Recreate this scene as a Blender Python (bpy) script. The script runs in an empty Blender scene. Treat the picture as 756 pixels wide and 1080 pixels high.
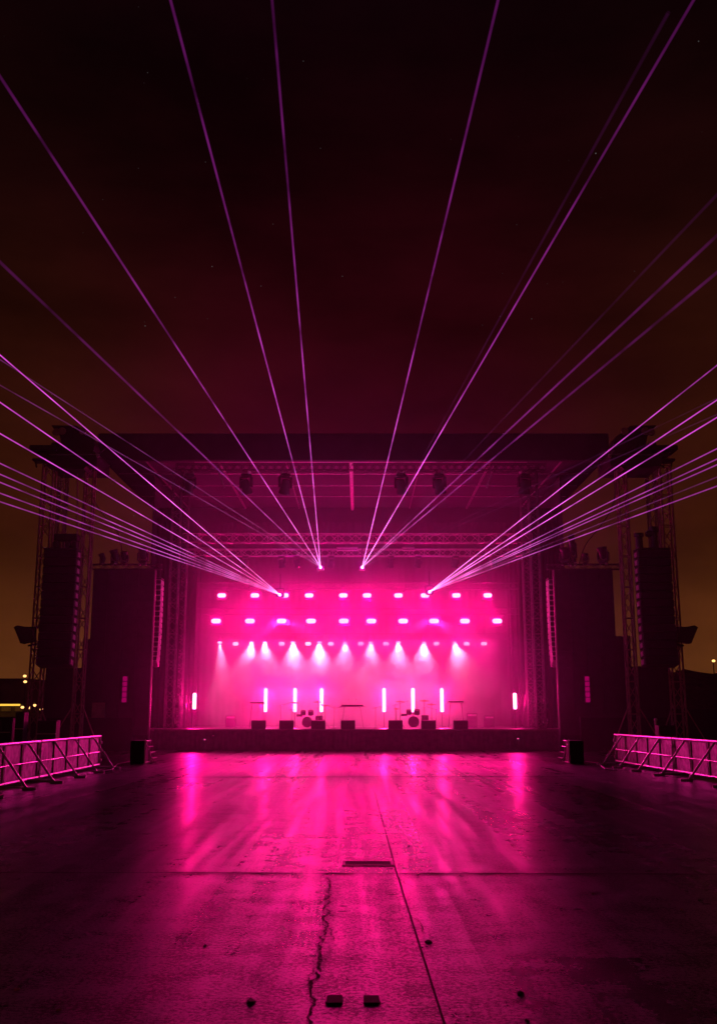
import bpy, math, random
from mathutils import Vector, Matrix
random.seed(7)
scn = bpy.context.scene
col = scn.collection
# ------------------------------------------------------------------ camera maths
F_PX, CX, CY, EYE = 1050.0, 378.0, 540.0, 2.0
P = math.atan(215.0 / F_PX)
FW = Vector((0, math.cos(P), math.sin(P)))
UP = Vector((0, -math.sin(P), math.cos(P)))
CAM = Vector((0, 0, EYE))

def ray(px, py):
    return FW + Vector((1, 0, 0)) * ((px - CX) / F_PX) + UP * ((CY - py) / F_PX)
def at(px, py, Y):
    d = ray(px, py); return CAM + d * (Y / d.y)
def gp(px, py, z=0.0):
    d = ray(px, py); return CAM + d * ((z - EYE) / d.z)

# ------------------------------------------------------------------ materials
MATS = {}
def mat(name, colr, rough=0.6, metal=0.0, noise=0.25, scale=6.0, bump=0.0, spec=0.5, emis=None, es=0.0):
    if name in MATS: return MATS[name]
    m = bpy.data.materials.new(name); m.use_nodes = True
    nt = m.node_tree; N = nt.nodes; L = nt.links
    b = N['Principled BSDF']
    b.inputs['Roughness'].default_value = rough
    b.inputs['Metallic'].default_value = metal
    b.inputs['Specular IOR Level'].default_value = spec
    tc = N.new('ShaderNodeTexCoord')
    nz = N.new('ShaderNodeTexNoise'); nz.inputs['Scale'].default_value = scale; nz.inputs['Detail'].default_value = 5
    L.new(tc.outputs['Object'], nz.inputs['Vector'])
    mr = N.new('ShaderNodeMapRange'); mr.inputs['To Min'].default_value = 1 - noise; mr.inputs['To Max'].default_value = 1 + noise
    mr.inputs['From Min'].default_value = .3; mr.inputs['From Max'].default_value = .7
    L.new(nz.outputs['Fac'], mr.inputs['Value'])
    mx = N.new('ShaderNodeMix'); mx.data_type = 'RGBA'; mx.blend_type = 'MULTIPLY'; mx.inputs['Factor'].default_value = 1
    mx.inputs['A'].default_value = (*colr, 1)
    L.new(mr.outputs['Result'], mx.inputs['B']); L.new(mx.outputs['Result'], b.inputs['Base Color'])
    if bump:
        bp = N.new('ShaderNodeBump'); bp.inputs['Strength'].default_value = bump; bp.inputs['Distance'].default_value = .02
        L.new(nz.outputs['Fac'], bp.inputs['Height']); L.new(bp.outputs['Normal'], b.inputs['Normal'])
    if emis:
        b.inputs['Emission Color'].default_value = (*emis, 1); b.inputs['Emission Strength'].default_value = es
    MATS[name] = m
    return m
BLACK = mat('black_powder_coat', (.028, .027, .03), .45)
DKBOX = mat('black_painted_ply', (.03, .028, .032), .55, bump=.2, scale=30)
CLOTH = mat('black_stage_cloth', (.012, .010, .012), .9, noise=.3, scale=3, bump=.3)
SKIRTM = mat('stage_skirt_cloth', (.11, .1, .11), .9, noise=.3, scale=3, bump=.3)
COLM = mat('column_tube', (.1, .085, .1), .5, .2, noise=.3)
SCRIM = mat('dark_scrim_mesh', (.045, .035, .045), .9, noise=.3, scale=2)
ALU = mat('aluminium_truss_tube', (.42, .4, .42), .35, .7, noise=.2)
OLDALU = mat('weathered_truss_tube', (.34, .2, .17), .5, .2, noise=.35, scale=3)
GALV = mat('galvanised_steel', (.6, .58, .6), .45, .25, noise=.25, scale=9)
SHEET = mat('barrier_sheet', (.2, .18, .2), .5, .2, noise=.7, scale=5, bump=.3)
CEILM = mat('roof_tarpaulin', (.03, .022, .04), .6, noise=.4, scale=.8, bump=.3)
FASC = mat('roof_fascia_vinyl', (.035, .03, .035), .6, noise=.35, scale=1.2, bump=.3)
DECKM = mat('stage_deck_ply', (.11, .09, .1), .3, noise=.4, scale=2.5, bump=.15)
CHROME = mat('chrome', (.75, .75, .78), .15, .95, noise=.08)
BRASS = mat('cymbal_bronze', (.7, .5, .25), .22, .9, noise=.2)
SHELL = mat('drum_shell', (.06, .04, .05), .3, noise=.1)
SKIN_ = mat('drum_head', (.12, .11, .11), .5, noise=.1)
CONC = mat('block_wall_render', (.16, .11, .08), .85, noise=.4, scale=.7, bump=.2)
RUBB = mat('black_rubber', (.02, .02, .02), .7)
LEAF = mat('hill_scrub', (.05, .05, .03), .95, noise=.5, scale=.2, bump=.5)
GLASSB = mat('lens_glass', (.03, .03, .04), .06, noise=.05)
WHITEY = mat('dim_banner_vinyl', (.42, .3, .22), .7, noise=.35, scale=2)

def emat(name, colr, s):
    m = bpy.data.materials.new(name); m.use_nodes = True
    nt = m.node_tree; nt.nodes.clear()
    e = nt.nodes.new('ShaderNodeEmission'); o = nt.nodes.new('ShaderNodeOutputMaterial')
    e.inputs['Color'].default_value = (*colr, 1); e.inputs['Strength'].default_value = s
    nt.links.new(e.outputs[0], o.inputs['Surface']); return m
E_WASH = emat('wash_lens_lit', (1, .4, .62), 3.2)
E_SMALL = emat('spot_lens_lit', (1, .42, .62), 5)
E_TUBE = emat('tube_lit', (1, .26, .46), 8)
E_LIT_GAP = emat('lit_gap_glow', (1, .0, .28), .26)  # glow in place of the light falling in the screen gaps
E_DOT = emat('indicator_lit', (1, .1, .4), 1.2)
E_YEL = emat('sodium_lit', (1, .55, .06), 1.3)
E_WARM = emat('lamp_lit', (1, .5, .15), 2.5)
E_LAS = emat('laser_aperture_lit', (1, .4, 1), 6)

# ------------------------------------------------------------------ mesh builder
class MB:
    def __init__(s): s.v = []; s.f = []
    def _add(s, vs, fs):
        n = len(s.v); s.v += [Vector(x) for x in vs]; s.f += [tuple(i + n for i in f) for f in fs]; return s
    def box(s, c, d, rot=None, ch=0.0):
        c = Vector(c); x, y, z = d[0] / 2, d[1] / 2, d[2] / 2
        if ch <= 0:
            vs = [Vector((a * x, b * y, e * z)) for a in (-1, 1) for b in (-1, 1) for e in (-1, 1)]
            fs = [(0, 1, 3, 2), (4, 6, 7, 5), (0, 4, 5, 1), (2, 3, 7, 6), (0, 2, 6, 4), (1, 5, 7, 3)]
        else:
            vs = []; 
            ring = [(-x + ch, -y), (x - ch, -y), (x, -y + ch), (x, y - ch), (x - ch, y), (-x + ch, y), (-x, y - ch), (-x, -y + ch)]
            lev = [(-z, .0), (-z + ch, 1), (z - ch, 1), (z, 0.)]
            for zz, full in lev:
                for (a, b) in ring:
                    k = 1 if full else None
                    if full: vs.append(Vector((a, b, zz)))
                    else: vs.append(Vector((a * (x - ch) / x, b * (y - ch) / y, zz)))
            fs = [tuple(range(7, -1, -1)), tuple(range(24, 32))]
            for l in range(3):
                for i in range(8):
                    j = (i + 1) % 8
                    fs.append((l * 8 + i, l * 8 + j, l * 8 + 8 + j, l * 8 + 8 + i))
        if rot is not None: vs = [rot @ v for v in vs]
        return s._add([v + c for v in vs], fs)
    def b2(s, a, b, ch=0.0):
        a = Vector(a); b = Vector(b)
        return s.box((a + b) / 2, [abs(q) for q in (b - a)], ch=ch)
    def tube(s, a, b, r, n=6, r2=None, cap=True):
        a = Vector(a); b = Vector(b); r2 = r if r2 is None else r2
        d = (b - a).normalized(); t = Vector((0, 0, 1)) if abs(d.z) < .9 else Vector((1, 0, 0))
        u = d.cross(t).normalized(); w = d.cross(u)
        vs = []
        for q, rr in ((a, r), (b, r2)):
            for i in range(n):
                an = 2 * math.pi * i / n
                vs.append(q + u * math.cos(an) * rr + w * math.sin(an) * rr)
        fs = [(i, (i + 1) % n, n + (i + 1) % n, n + i) for i in range(n)]
        if cap: fs += [tuple(range(n - 1, -1, -1)), tuple(range(n, 2 * n))]
        return s._add(vs, fs)
    def path(s, pts, r, n=6):
        for a, b in zip(pts, pts[1:]): s.tube(a, b, r, n)
        return s
    def lathe(s, prof, n=20, M=None):
        vs = []; fs = []
        for r, z in prof:
            for i in range(n):
                an = 2 * math.pi * i / n
                vs.append(Vector((max(r, 1e-4) * math.cos(an), max(r, 1e-4) * math.sin(an), z)))
        for l in range(len(prof) - 1):
            for i in range(n):
                j = (i + 1) % n
                fs.append((l * n + i, l * n + j, (l + 1) * n + j, (l + 1) * n + i))
        fs += [tuple(range(n - 1, -1, -1)), tuple(range((len(prof) - 1) * n, len(prof) * n))]
        if M is not None: vs = [M @ v for v in vs]
        return s._add(vs, fs)
    def quad(s, a, b, c, d): return s._add([a, b, c, d], [(0, 1, 2, 3)])
    def truss(s, a, b, w, h=None, r=.03, rd=.018, seg=None, up=None):
        """box truss between the centres of its two ends"""
        a = Vector(a); b = Vector(b); h = w if h is None else h
        d = (b - a); Ln = d.length; d.normalize()
        t = Vector(up) if up is not None else (Vector((0, 0, 1)) if abs(d.z) < .9 else Vector((0, 1, 0)))
        u = d.cross(t).normalized(); v = u.cross(d).normalized()
        seg = seg or max(2, round(Ln / w))
        cs = [u * w / 2 * i + v * h / 2 * j for i, j in ((-1, -1), (1, -1), (1, 1), (-1, 1))]
        for c in cs: s.tube(a + c, b + c, r, 6)
        for k in range(seg + 1):
            q = a + d * Ln * k / seg
            for i in range(4): 
                if k % 2 == 0 or k == seg: s.tube(q + cs[i], q + cs[(i + 1) % 4], rd, 4, cap=False)
            if k < seg:
                q2 = a + d * Ln * (k + 1) / seg
                for i in range(4):
                    i2 = (i + 1) % 4
                    if k % 2 == 0: s.tube(q + cs[i], q2 + cs[i2], rd, 4, cap=False)
                    else: s.tube(q + cs[i2], q2 + cs[i], rd, 4, cap=False)
        return s
    def shift(s, o):
        o = Vector(o); s.v = [v - o for v in s.v]; return s

def part(name, mb, m, parent=None, label=None, smooth=False):
    off = parent_origin(parent)
    me = bpy.data.meshes.new(name)
    me.from_pydata([tuple(v - off) for v in mb.v], [], mb.f); me.validate()
    me.materials.append(m)
    o = bpy.data.objects.new(name, me); col.objects.link(o)
    if parent: o.parent = parent
    if label: o['label'] = label
    if smooth:
        me.polygons.foreach_set('use_smooth', [True] * len(me.polygons)); me.set_sharp_from_angle(angle=math.radians(40))
    return o
def parent_origin(p):
    off = Vector()
    while p is not None: off += p.location; p = p.parent
    return off
def thing(name, label, cat, loc=(0, 0, 0), group=None, kind=None):
    o = bpy.data.objects.new(name, None); o.empty_display_size = .2; col.objects.link(o); o.location = Vector(loc)
    tag(o, label, cat, group, kind); return o
def tag(o, label=None, cat=None, group=None, kind=None):
    if label: o['label'] = label
    if cat: o['category'] = cat
    if group: o['group'] = group
    if kind: o['kind'] = kind
    return o
def single(name, mb, m, label, cat, loc=None, group=None, kind=None, smooth=False):
    loc = Vector(loc) if loc is not None else Vector((0, 0, 0))
    mb.shift(loc); o = part(name, mb, m, None, smooth=smooth); o.location = loc
    return tag(o, label, cat, group, kind)
def dup(root, loc, label=None, group=None, rz=None, rot=None):
    def cp(o, par):
        c = o.copy(); col.objects.link(c); c.parent = par
        for ch in list(o.children): cp(ch, c)
        return c
    r = cp(root, None); r.location = Vector(loc)
    if rz is not None: r.rotation_euler = (0, 0, rz)
    if rot is not None: r.rotation_euler = rot
    if label: r['label'] = label
    if group: r['group'] = group
    return r
def place(proto, used, loc, label, group=None, rot=None):
    if not used[0]:
        used[0] = True; proto.location = Vector(loc); proto['label'] = label
        if group: proto['group'] = group
        if rot: proto.rotation_euler = rot
        return proto
    return dup(proto, loc, label, group, rot=rot)
ORD = ['first', 'second', 'third', 'fourth', 'fifth', 'sixth', 'seventh', 'eighth', 'ninth', 'tenth', 'eleventh', 'twelfth', 'thirteenth']
def ordl(i, n):
    return 'leftmost' if i == 0 else ('rightmost' if i == n - 1 else ORD[i] + ' from the left')

# ------------------------------------------------------------------ camera, render, world
cd = bpy.data.cameras.new('camera'); cam = bpy.data.objects.new('camera', cd); col.objects.link(cam)
cam.location = CAM; cam.rotation_euler = (math.pi / 2 + P, 0, 0)
cd.sensor_width = 36; cd.lens = 36 * F_PX / 1080; cd.clip_end = 6000; cd.clip_start = .1
scn.camera = cam
scn.render.engine = 'CYCLES'
scn.view_settings.view_transform = 'Standard'; scn.view_settings.look = 'None'
scn.view_settings.exposure = 0; scn.view_settings.gamma = 1
cy = scn.cycles
cy.use_denoising = True; cy.max_bounces = 5; cy.diffuse_bounces = 2; cy.glossy_bounces = 3
cy.transparent_max_bounces = 40; cy.volume_bounces = 1; cy.volume_step_rate = 3; cy.volume_max_steps = 64
cy.use_light_tree = True; cy.sample_clamp_indirect = 4; cy.caustics_reflective = False; cy.caustics_refractive = False

w = bpy.data.worlds.new('World'); scn.world = w; w.use_nodes = True
N = w.node_tree.nodes; L = w.node_tree.links; N.clear()
out = N.new('ShaderNodeOutputWorld'); bg = N.new('ShaderNodeBackground'); L.new(bg.outputs[0], out.inputs['Surface'])
tc = N.new('ShaderNodeTexCoord'); sp = N.new('ShaderNodeSeparateXYZ'); L.new(tc.outputs['Generated'], sp.inputs[0])
def ramp(stops):
    r = N.new('ShaderNodeValToRGB'); e = r.color_ramp.elements
    while len(e) < len(stops): e.new(.5)
    for q, (p_, c_) in zip(e, stops): q.position = p_; q.color = (*c_, 1)
    return r
side = ramp([(0, (.085, .026, .006)), (.07, (.068, .0185, .0042)), (.18, (.038, .0076, .0022)), (.30, (.022, .0038, .0016)), (.48, (.0085, .0013, .0012)), (.64, (.0038, .0006, .0011))])
cent = ramp([(0, (.06, .008, .010)), (.18, (.043, .0016, .0065)), (.30, (.028, .0010, .0040)), (.42, (.018, .0009, .0026)), (.50, (.009, .0006, .0015)), (.64, (.0040, .0005, .0014))])
L.new(sp.outputs['Z'], side.inputs[0]); L.new(sp.outputs['Z'], cent.inputs[0])
ab = N.new('ShaderNodeMath'); ab.operation = 'ABSOLUTE'; L.new(sp.outputs['X'], ab.inputs[0])
mr = N.new('ShaderNodeMapRange'); mr.interpolation_type = 'SMOOTHSTEP'; mr.inputs['From Min'].default_value = .07; mr.inputs['From Max'].default_value = .33
L.new(ab.outputs[0], mr.inputs['Value'])
mx = N.new('ShaderNodeMix'); mx.data_type = 'RGBA'; L.new(mr.outputs[0], mx.inputs['Factor']); L.new(cent.outputs[0], mx.inputs['A']); L.new(side.outputs[0], mx.inputs['B'])
# thin night cloud modulating the town glow
nz = N.new('ShaderNodeTexNoise'); nz.inputs['Scale'].default_value = 3.2; nz.inputs['Detail'].default_value = 6; nz.inputs['Roughness'].default_value = .55
mp = N.new('ShaderNodeMapping'); mp.inputs['Scale'].default_value = (1, 1, 2.6); L.new(tc.outputs['Generated'], mp.inputs[0]); L.new(mp.outputs[0], nz.inputs['Vector'])
m2 = N.new('ShaderNodeMapRange'); m2.inputs['From Min'].default_value = .3; m2.inputs['From Max'].default_value = .7; m2.inputs['To Min'].default_value = .55; m2.inputs['To Max'].default_value = 1.5
L.new(nz.outputs['Fac'], m2.inputs['Value'])
mm = N.new('ShaderNodeMix'); mm.data_type = 'RGBA'; mm.blend_type = 'MULTIPLY'; mm.inputs['Factor'].default_value = 1
L.new(mx.outputs['Result'], mm.inputs['A']); L.new(m2.outputs[0], mm.inputs['B'])
# stars
vo = N.new('ShaderNodeTexVoronoi'); vo.inputs['Scale'].default_value = 64; L.new(tc.outputs['Generated'], vo.inputs['Vector'])
st = N.new('ShaderNodeMapRange'); st.inputs['From Min'].default_value = .05; st.inputs['From Max'].default_value = .015; st.inputs['To Min'].default_value = 0; st.inputs['To Max'].default_value = 1
L.new(vo.outputs['Distance'], st.inputs['Value'])
sx = N.new('ShaderNodeSeparateXYZ'); L.new(vo.outputs['Color'], sx.inputs[0])
pw = N.new('ShaderNodeMath'); pw.operation = 'POWER'; pw.inputs[1].default_value = 5; L.new(sx.outputs['X'], pw.inputs[0])
ms = N.new('ShaderNodeMath'); ms.operation = 'MULTIPLY'; L.new(st.outputs[0], ms.inputs[0]); L.new(pw.outputs[0], ms.inputs[1])
m3 = N.new('ShaderNodeMath'); m3.operation = 'MULTIPLY'; m3.inputs[1].default_value = .13; L.new(ms.outputs[0], m3.inputs[0])
ad = N.new('ShaderNodeMix'); ad.data_type = 'RGBA'; ad.blend_type = 'ADD'; ad.inputs['Factor'].default_value = 1; ad.clamp_result = False
L.new(mm.outputs['Result'], ad.inputs['A']); L.new(m3.outputs[0], ad.inputs['B'])
L.new(ad.outputs['Result'], bg.inputs['Color']); bg.inputs['Strength'].default_value = 1

# ------------------------------------------------------------------ ground
def ground_mat(name='worn_concrete', b0=.018, b1=.055, r0=.17, r1=.42):
    m = bpy.data.materials.new(name); m.use_nodes = True
    N = m.node_tree.nodes; L = m.node_tree.links; b = N['Principled BSDF']
    tc = N.new('ShaderNodeTexCoord')
    def noise(scale, det, sc=(1, 1, 1), rough=.6):
        mp = N.new('ShaderNodeMapping'); mp.inputs['Scale'].default_value = sc; L.new(tc.outputs['Object'], mp.inputs[0])
        n = N.new('ShaderNodeTexNoise'); n.inputs['Scale'].default_value = scale; n.inputs['Detail'].default_value = det; n.inputs['Roughness'].default_value = rough
        L.new(mp.outputs[0], n.inputs['Vector']); return n.outputs['Fac']
    def rng(v, a, bb, c, d):
        r = N.new('ShaderNodeMapRange'); r.inputs['From Min'].default_value = a; r.inputs['From Max'].default_value = bb
        r.inputs['To Min'].default_value = c; r.inputs['To Max'].default_value = d; L.new(v, r.inputs['Value']); return r.outputs[0]
    def math_(op, a, b_=None, val=None):
        n = N.new('ShaderNodeMath'); n.operation = op; L.new(a, n.inputs[0])
        if b_ is not None: L.new(b_, n.inputs[1])
        if val is not None: n.inputs[1].default_value = val
        return n.outputs[0]
    big = noise(.35, 4); mid = noise(2.2, 6); fine = noise(26, 6, rough=.75); grit = noise(120, 3, rough=.8)
    streak = noise(1.0, 5, (1.1, .07, 1)); st2 = noise(1.0, 4, (3.6, .12, 1))
    # slabs cast in long lanes
    br = N.new('ShaderNodeTexBrick'); br.offset = .5; br.inputs['Scale'].default_value = 1
    br.inputs['Brick Width'].default_value = 9.0; br.inputs['Row Height'].default_value = 1.35
    br.inputs['Mortar Size'].default_value = .014; br.inputs['Bias'].default_value = 0
    br.inputs['Color1'].default_value = (.15, .15, .15, 1); br.inputs['Color2'].default_value = (.95, .95, .95, 1); br.inputs['Mortar'].default_value = (.5, .5, .5, 1)
    mp = N.new('ShaderNodeMapping'); mp.inputs['Rotation'].default_value = (0, 0, math.pi / 2); mp.inputs['Location'].default_value = (0, .32, 0)
    L.new(tc.outputs['Object'], mp.inputs[0]); L.new(mp.outputs[0], br.inputs['Vector'])
    # base colour
    s = math_('ADD', rng(big, .3, .7, -.35, .35), rng(mid, .3, .7, 0, .5)); s = math_('ADD', s, math_('ADD', rng(fine, .38, .62, -.5, .6), rng(grit, .35, .65, -.3, .3)))
    s = math_('ADD', s, rng(br.outputs['Color'], 0, 1, -.2, .2))
    # pocks and oil stains
    vo = N.new('ShaderNodeTexVoronoi'); vo.inputs['Scale'].default_value = 2.2; vo.inputs['Randomness'].default_value = 1
    nv = N.new('ShaderNodeMix'); nv.data_type = 'VECTOR'; nv.inputs['Factor'].default_value = .07
    nn = N.new('ShaderNodeTexNoise'); nn.inputs['Scale'].default_value = 5; nn.inputs['Detail'].default_value = 4; L.new(tc.outputs['Object'], nn.inputs['Vector'])
    L.new(tc.outputs['Object'], nv.inputs['A']); L.new(nn.outputs['Color'], nv.inputs['B']); L.new(nv.outputs['Result'], vo.inputs['Vector'])
    pk = rng(vo.outputs['Distance'], .05, .13, 1, 0)
    sc = N.new('ShaderNodeSeparateXYZ'); L.new(vo.outputs['Color'], sc.inputs[0])
    pk = math_('MULTIPLY', pk, math_('GREATER_THAN', sc.outputs['X'], None, .72))
    s = math_('SUBTRACT', s, pk)
    cr = N.new('ShaderNodeValToRGB'); e = cr.color_ramp.elements
    e[0].position = .0; e[0].color = (b0 * .35, b0 * .33, b0 * .33, 1); e[1].position = .95; e[1].color = (b1, b1 * .95, b1 * .93, 1)
    q = e.new(.25); q.color = (b0, b0, b0, 1)
    L.new(s, cr.inputs[0]); L.new(cr.outputs[0], b.inputs['Base Color'])
    # roughness: damp, trodden lanes
    r = math_('ADD', rng(streak, .3, .7, 0, .5), rng(st2, .3, .7, 0, .35)); r = math_('ADD', r, rng(mid, .3, .7, -.1, .25))
    r = math_('ADD', r, rng(br.outputs['Color'], 0, 1, -.2, .28)); r = math_('ADD', r, rng(fine, .3, .7, -.08, .12))
    L.new(rng(r, 0, 1, r0, r1), b.inputs['Roughness'])
    sp_ = math_('ADD', rng(fine, .38, .62, -.55, .8), rng(grit, .38, .62, -.5, .5)); sp_ = math_('ADD', sp_, rng(mid, .35, .65, -.4, .45)); sp_ = math_('ADD', sp_, rng(br.outputs['Color'], 0, 1, -.3, .35)); sp_ = math_('ADD', sp_, rng(st2, .35, .65, -.25, .25))
    sp_ = math_('SUBTRACT', sp_, pk); cl = N.new('ShaderNodeClamp'); cl.inputs['Min'].default_value = .02; cl.inputs['Max'].default_value = 1.0; L.new(sp_, cl.inputs['Value']); L.new(cl.outputs[0], b.inputs['Specular IOR Level'])
    cw = N.new('ShaderNodeClamp'); L.new(math_('MULTIPLY', rng(st2, .4, .6, .1, .9), cl.outputs[0]), cw.inputs['Value']); L.new(cw.outputs[0], b.inputs['Coat Weight']); b.inputs['Coat Roughness'].default_value = .24; b.inputs['Coat IOR'].default_value = 1.6
    h = math_('ADD', rng(fine, 0, 1, 0, .38), rng(mid, 0, 1, 0, 1.2)); h = math_('ADD', h, rng(grit, 0, 1, 0, .18))
    h = math_('ADD', h, rng(br.outputs['Fac'], 0, 1, 0, -.5)); h = math_('SUBTRACT', h, pk)
    bp = N.new('ShaderNodeBump'); bp.inputs['Strength'].default_value = .6; bp.inputs['Distance'].default_value = .018
    L.new(h, bp.inputs['Height']); L.new(bp.outputs['Normal'], b.inputs['Normal'])
    return m
GR = ground_mat()
GR2 = ground_mat('relaid_concrete_strip', .05, .15, .22, .42)
CRK = None
tag(part('ground', MB().quad((-600, -60, 0), (600, -60, 0), (600, 480, 0), (-600, 480, 0)), GR), kind='structure')

def ribbon(px_pts, wid, jit, name, m=RUBB, z=.008, n=None, step=.09):
    pts = [gp(*p) for p in px_pts]; mb = MB(); L_, R_ = [], []
    dense = []
    for a, b in zip(pts, pts[1:]):
        k = max(1, int((b - a).length / step))
        dense += [a.lerp(b, i / k) for i in range(k)]
    dense.append(pts[-1])
    off = 0
    for i, q in enumerate(dense):
        d = (dense[min(i + 1, len(dense) - 1)] - dense[max(i - 1, 0)]).normalized(); nrm = Vector((-d.y, d.x, 0))
        off = off * .6 + random.uniform(-jit, jit)
        ww = wid * (1 + (random.uniform(-.6, .9) if jit else random.uniform(-.15, .15)))
        L_.append(q + nrm * (off + ww / 2)); R_.append(q + nrm * (off - ww / 2))
    for i in range(len(dense) - 1):
        mb.quad(*(Vector((v.x, v.y, z)) for v in (L_[i], L_[i + 1], R_[i + 1], R_[i])))
    return tag(part(name, mb, m), kind='structure')
JOINT = mat('joint_filler', (.018, .015, .015), .8, noise=.3)
a = gp(345, 924); b = gp(418, 924); c = gp(468, 1079); d = gp(325, 1079)
ext = lambda p, q: q + (q - p) * .6
mb = MB()
qs = [a, b, ext(b, c), ext(a, d)]
mb.quad(*[Vector((q.x, q.y, .004)) for q in (qs[3], qs[2], qs[1], qs[0])])
tag(part('concrete_strip', mb, GR2), kind='structure')
ribbon([(395, 836), (418, 920), (468, 1079), (480, 1120)], .016, 0, 'expansion_joint', JOINT)
ribbon([(347, 926), (345, 960), (338, 1000), (329, 1050), (322, 1115)], .017, .03, 'ground_crack', JOINT, step=.05)
ribbon([(-60, 921), (200, 921), (378, 922), (560, 922), (830, 923)], .07, .006, 'cross_joint', JOINT, step=.3)
ribbon([(120, 820), (640, 819)], .22, 0, 'cross_joint', JOINT, step=.6)
ribbon([(150, 803), (620, 802)], .22, 0, 'cross_joint', JOINT, step=.6)

for pts in ([(341, 975), (348, 982), (352, 992)], [(333, 1022), (326, 1032), (323, 1040)], [(344, 945), (338, 953)], [(337, 1008), (345, 1016)], [(418, 922), (424, 930), (436, 936)], [(432, 966), (441, 972), (447, 983), (458, 990)]):
    ribbon(pts, .009, .014, 'ground_crack', JOINT, step=.03)
# drain grate
g = gp(388, 911)
t = thing('drain_grate', 'rectangular slotted drain grate set in the ground beside the long joint', 'drain grate', g)
mb = MB()
for sx in (-1, 1): mb.b2((g.x + sx * .335 - .02, g.y - .2, .004), (g.x + sx * .335 + .02, g.y + .2, .012))
for sy in (-1, 1): mb.b2((g.x - .315, g.y + sy * .2 - .02, .004), (g.x + .315, g.y + sy * .2 + .02, .012))
part('grate_frame', mb, GALV, t)
mb = MB()
for i in range(13):
    x = g.x - .28 + i * .0467; mb.b2((x - .008, g.y - .175, .004), (x + .008, g.y + .175, .0105))
part('grate_bars', mb, RUBB, t)
part('pit', MB().b2((g.x - .31, g.y - .178, .0045), (g.x + .31, g.y + .178, .008)), RUBB, t)
# two cable blocks
for i, px in enumerate((353, 391.5)):
    q = gp(px, 1056)
    t = thing('cable_socket', 'small black cable socket box on the ground, %s of the near pair' % ('left' if i == 0 else 'right'), 'socket box', q, 'pair of socket boxes in the foreground')
    part('body', MB().box((q.x, q.y, .010), (.11, .2, .014), ch=.004), RUBB, t)
    s = -1 if i == 0 else 1
    part('hinge_plate', MB().box((q.x + s * .062, q.y, .010), (.008, .15, .014)), GALV, t)
# litter
lit = [(265, 1057, .10, .16, 'dark curled leaf', RUBB), (548, 1048, .09, .06, 'crushed black cup', RUBB), (452, 994, .11, .10, 'torn black gaffer tape scrap', RUBB),
       (216, 998, .05, .06, 'small dark pebble', RUBB), (431, 893, .06, .06, 'black pebble', RUBB), (430, 873, .05, .05, 'dark stone chip', RUBB), (350, 874, .07, .06, 'shiny flattened can', GALV),
       (18, 1044, .06, .06, 'pale crumpled wrapper', WHITEY), (62, 1066, .05, .04, 'pale paper scrap', WHITEY), (556, 1078, .05, .05, 'black bottle cap', RUBB), (511, 840, .12, .1, 'dark clod', RUBB),
       (625, 943, .035, .035, 'tiny pale chip', WHITEY), (718, 960, .04, .04, 'tiny pale shard', WHITEY), (697, 910, .04, .04, 'tiny pale crumb', WHITEY), (612, 880, .07, .06, 'small pale scrap', WHITEY)]
where = ['left of the near socket boxes', 'right of the near socket boxes', 'beside the long joint below the grate', 'left of the jagged crack', 'right of the drain grate', 'just beyond the drain grate', 'left of centre beyond the grate',
         'at the near left corner', 'on the near left ground', 'at the bottom edge right of the joint', 'on the bright ground near the stage', 'right of the joint on the dark ground', 'on the far right dark ground', 'near the right edge, mid ground', 'on the dark ground short of the right barrier']
for (px, py, wx, wy, nm, m_), wh in zip(lit, where):
    wx, wy = wx * .75, wy * .75
    q = gp(px, py); mb = MB(); n = 9
    ring = [Vector((q.x + math.cos(k * 6.283 / n) * wx / 2 * random.uniform(.6, 1.1), q.y + math.sin(k * 6.283 / n) * wy * random.uniform(.6, 1.1), .002)) for k in range(n)]
    top = [Vector((q.x + (v.x - q.x) * .7, q.y + (v.y - q.y) * .7, random.uniform(.006, .018))) for v in ring]
    base = len(mb.v); mb._add(ring + top, [(i, (i + 1) % n, n + (i + 1) % n, n + i) for i in range(n)] + [tuple(range(n, 2 * n))])
    single('litter', mb, m_, nm + ' lying ' + wh, 'litter', (q.x, q.y, 0), kind='thing')

# ------------------------------------------------------------------ stage platform
YF, YB = 60.0, 75.0
x0, x1 = at(163, 769, YF).x, at(607, 769, YF).x
ZD = at(378, 769, YF).z
S = thing('stage_platform', 'long black skirted stage platform under the pink light', 'stage', (0, YF, 0))
part('deck', MB().b2((x0, YF - .03, ZD - .12), (x1, YB, ZD), ch=.02), DECKM, S)
mb = MB(); n = 90
for i in range(n):       # pleated skirt
    xa, xb = x0 + (x1 - x0) * i / n, x0 + (x1 - x0) * (i + 1) / n; xm = (xa + xb) / 2
    dy = .035
    mb.quad((xa, YF, 0.01), (xm, YF + dy, 0.01), (xm, YF + dy, ZD - .122), (xa, YF, ZD - .122))
    mb.quad((xm, YF + dy, 0.01), (xb, YF, 0.01), (xb, YF, ZD - .122), (xm, YF + dy, ZD - .122))
part('skirt', mb, SKIRTM, S)
mb = MB()
mb.b2((x0 + .05, YF + .1, 0.01), (x1 - .05, YF + .16, ZD - .13)); part('fascia_board', mb, DKBOX, S)
for px, py in ((216, 780), (546, 779), (225, 776)):
    q = at(px, py, YF - .02); part('marker_lamp', MB().box(q, (.11, .04, .05), ch=.015), E_DOT if px != 225 else GALV, S)
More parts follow.
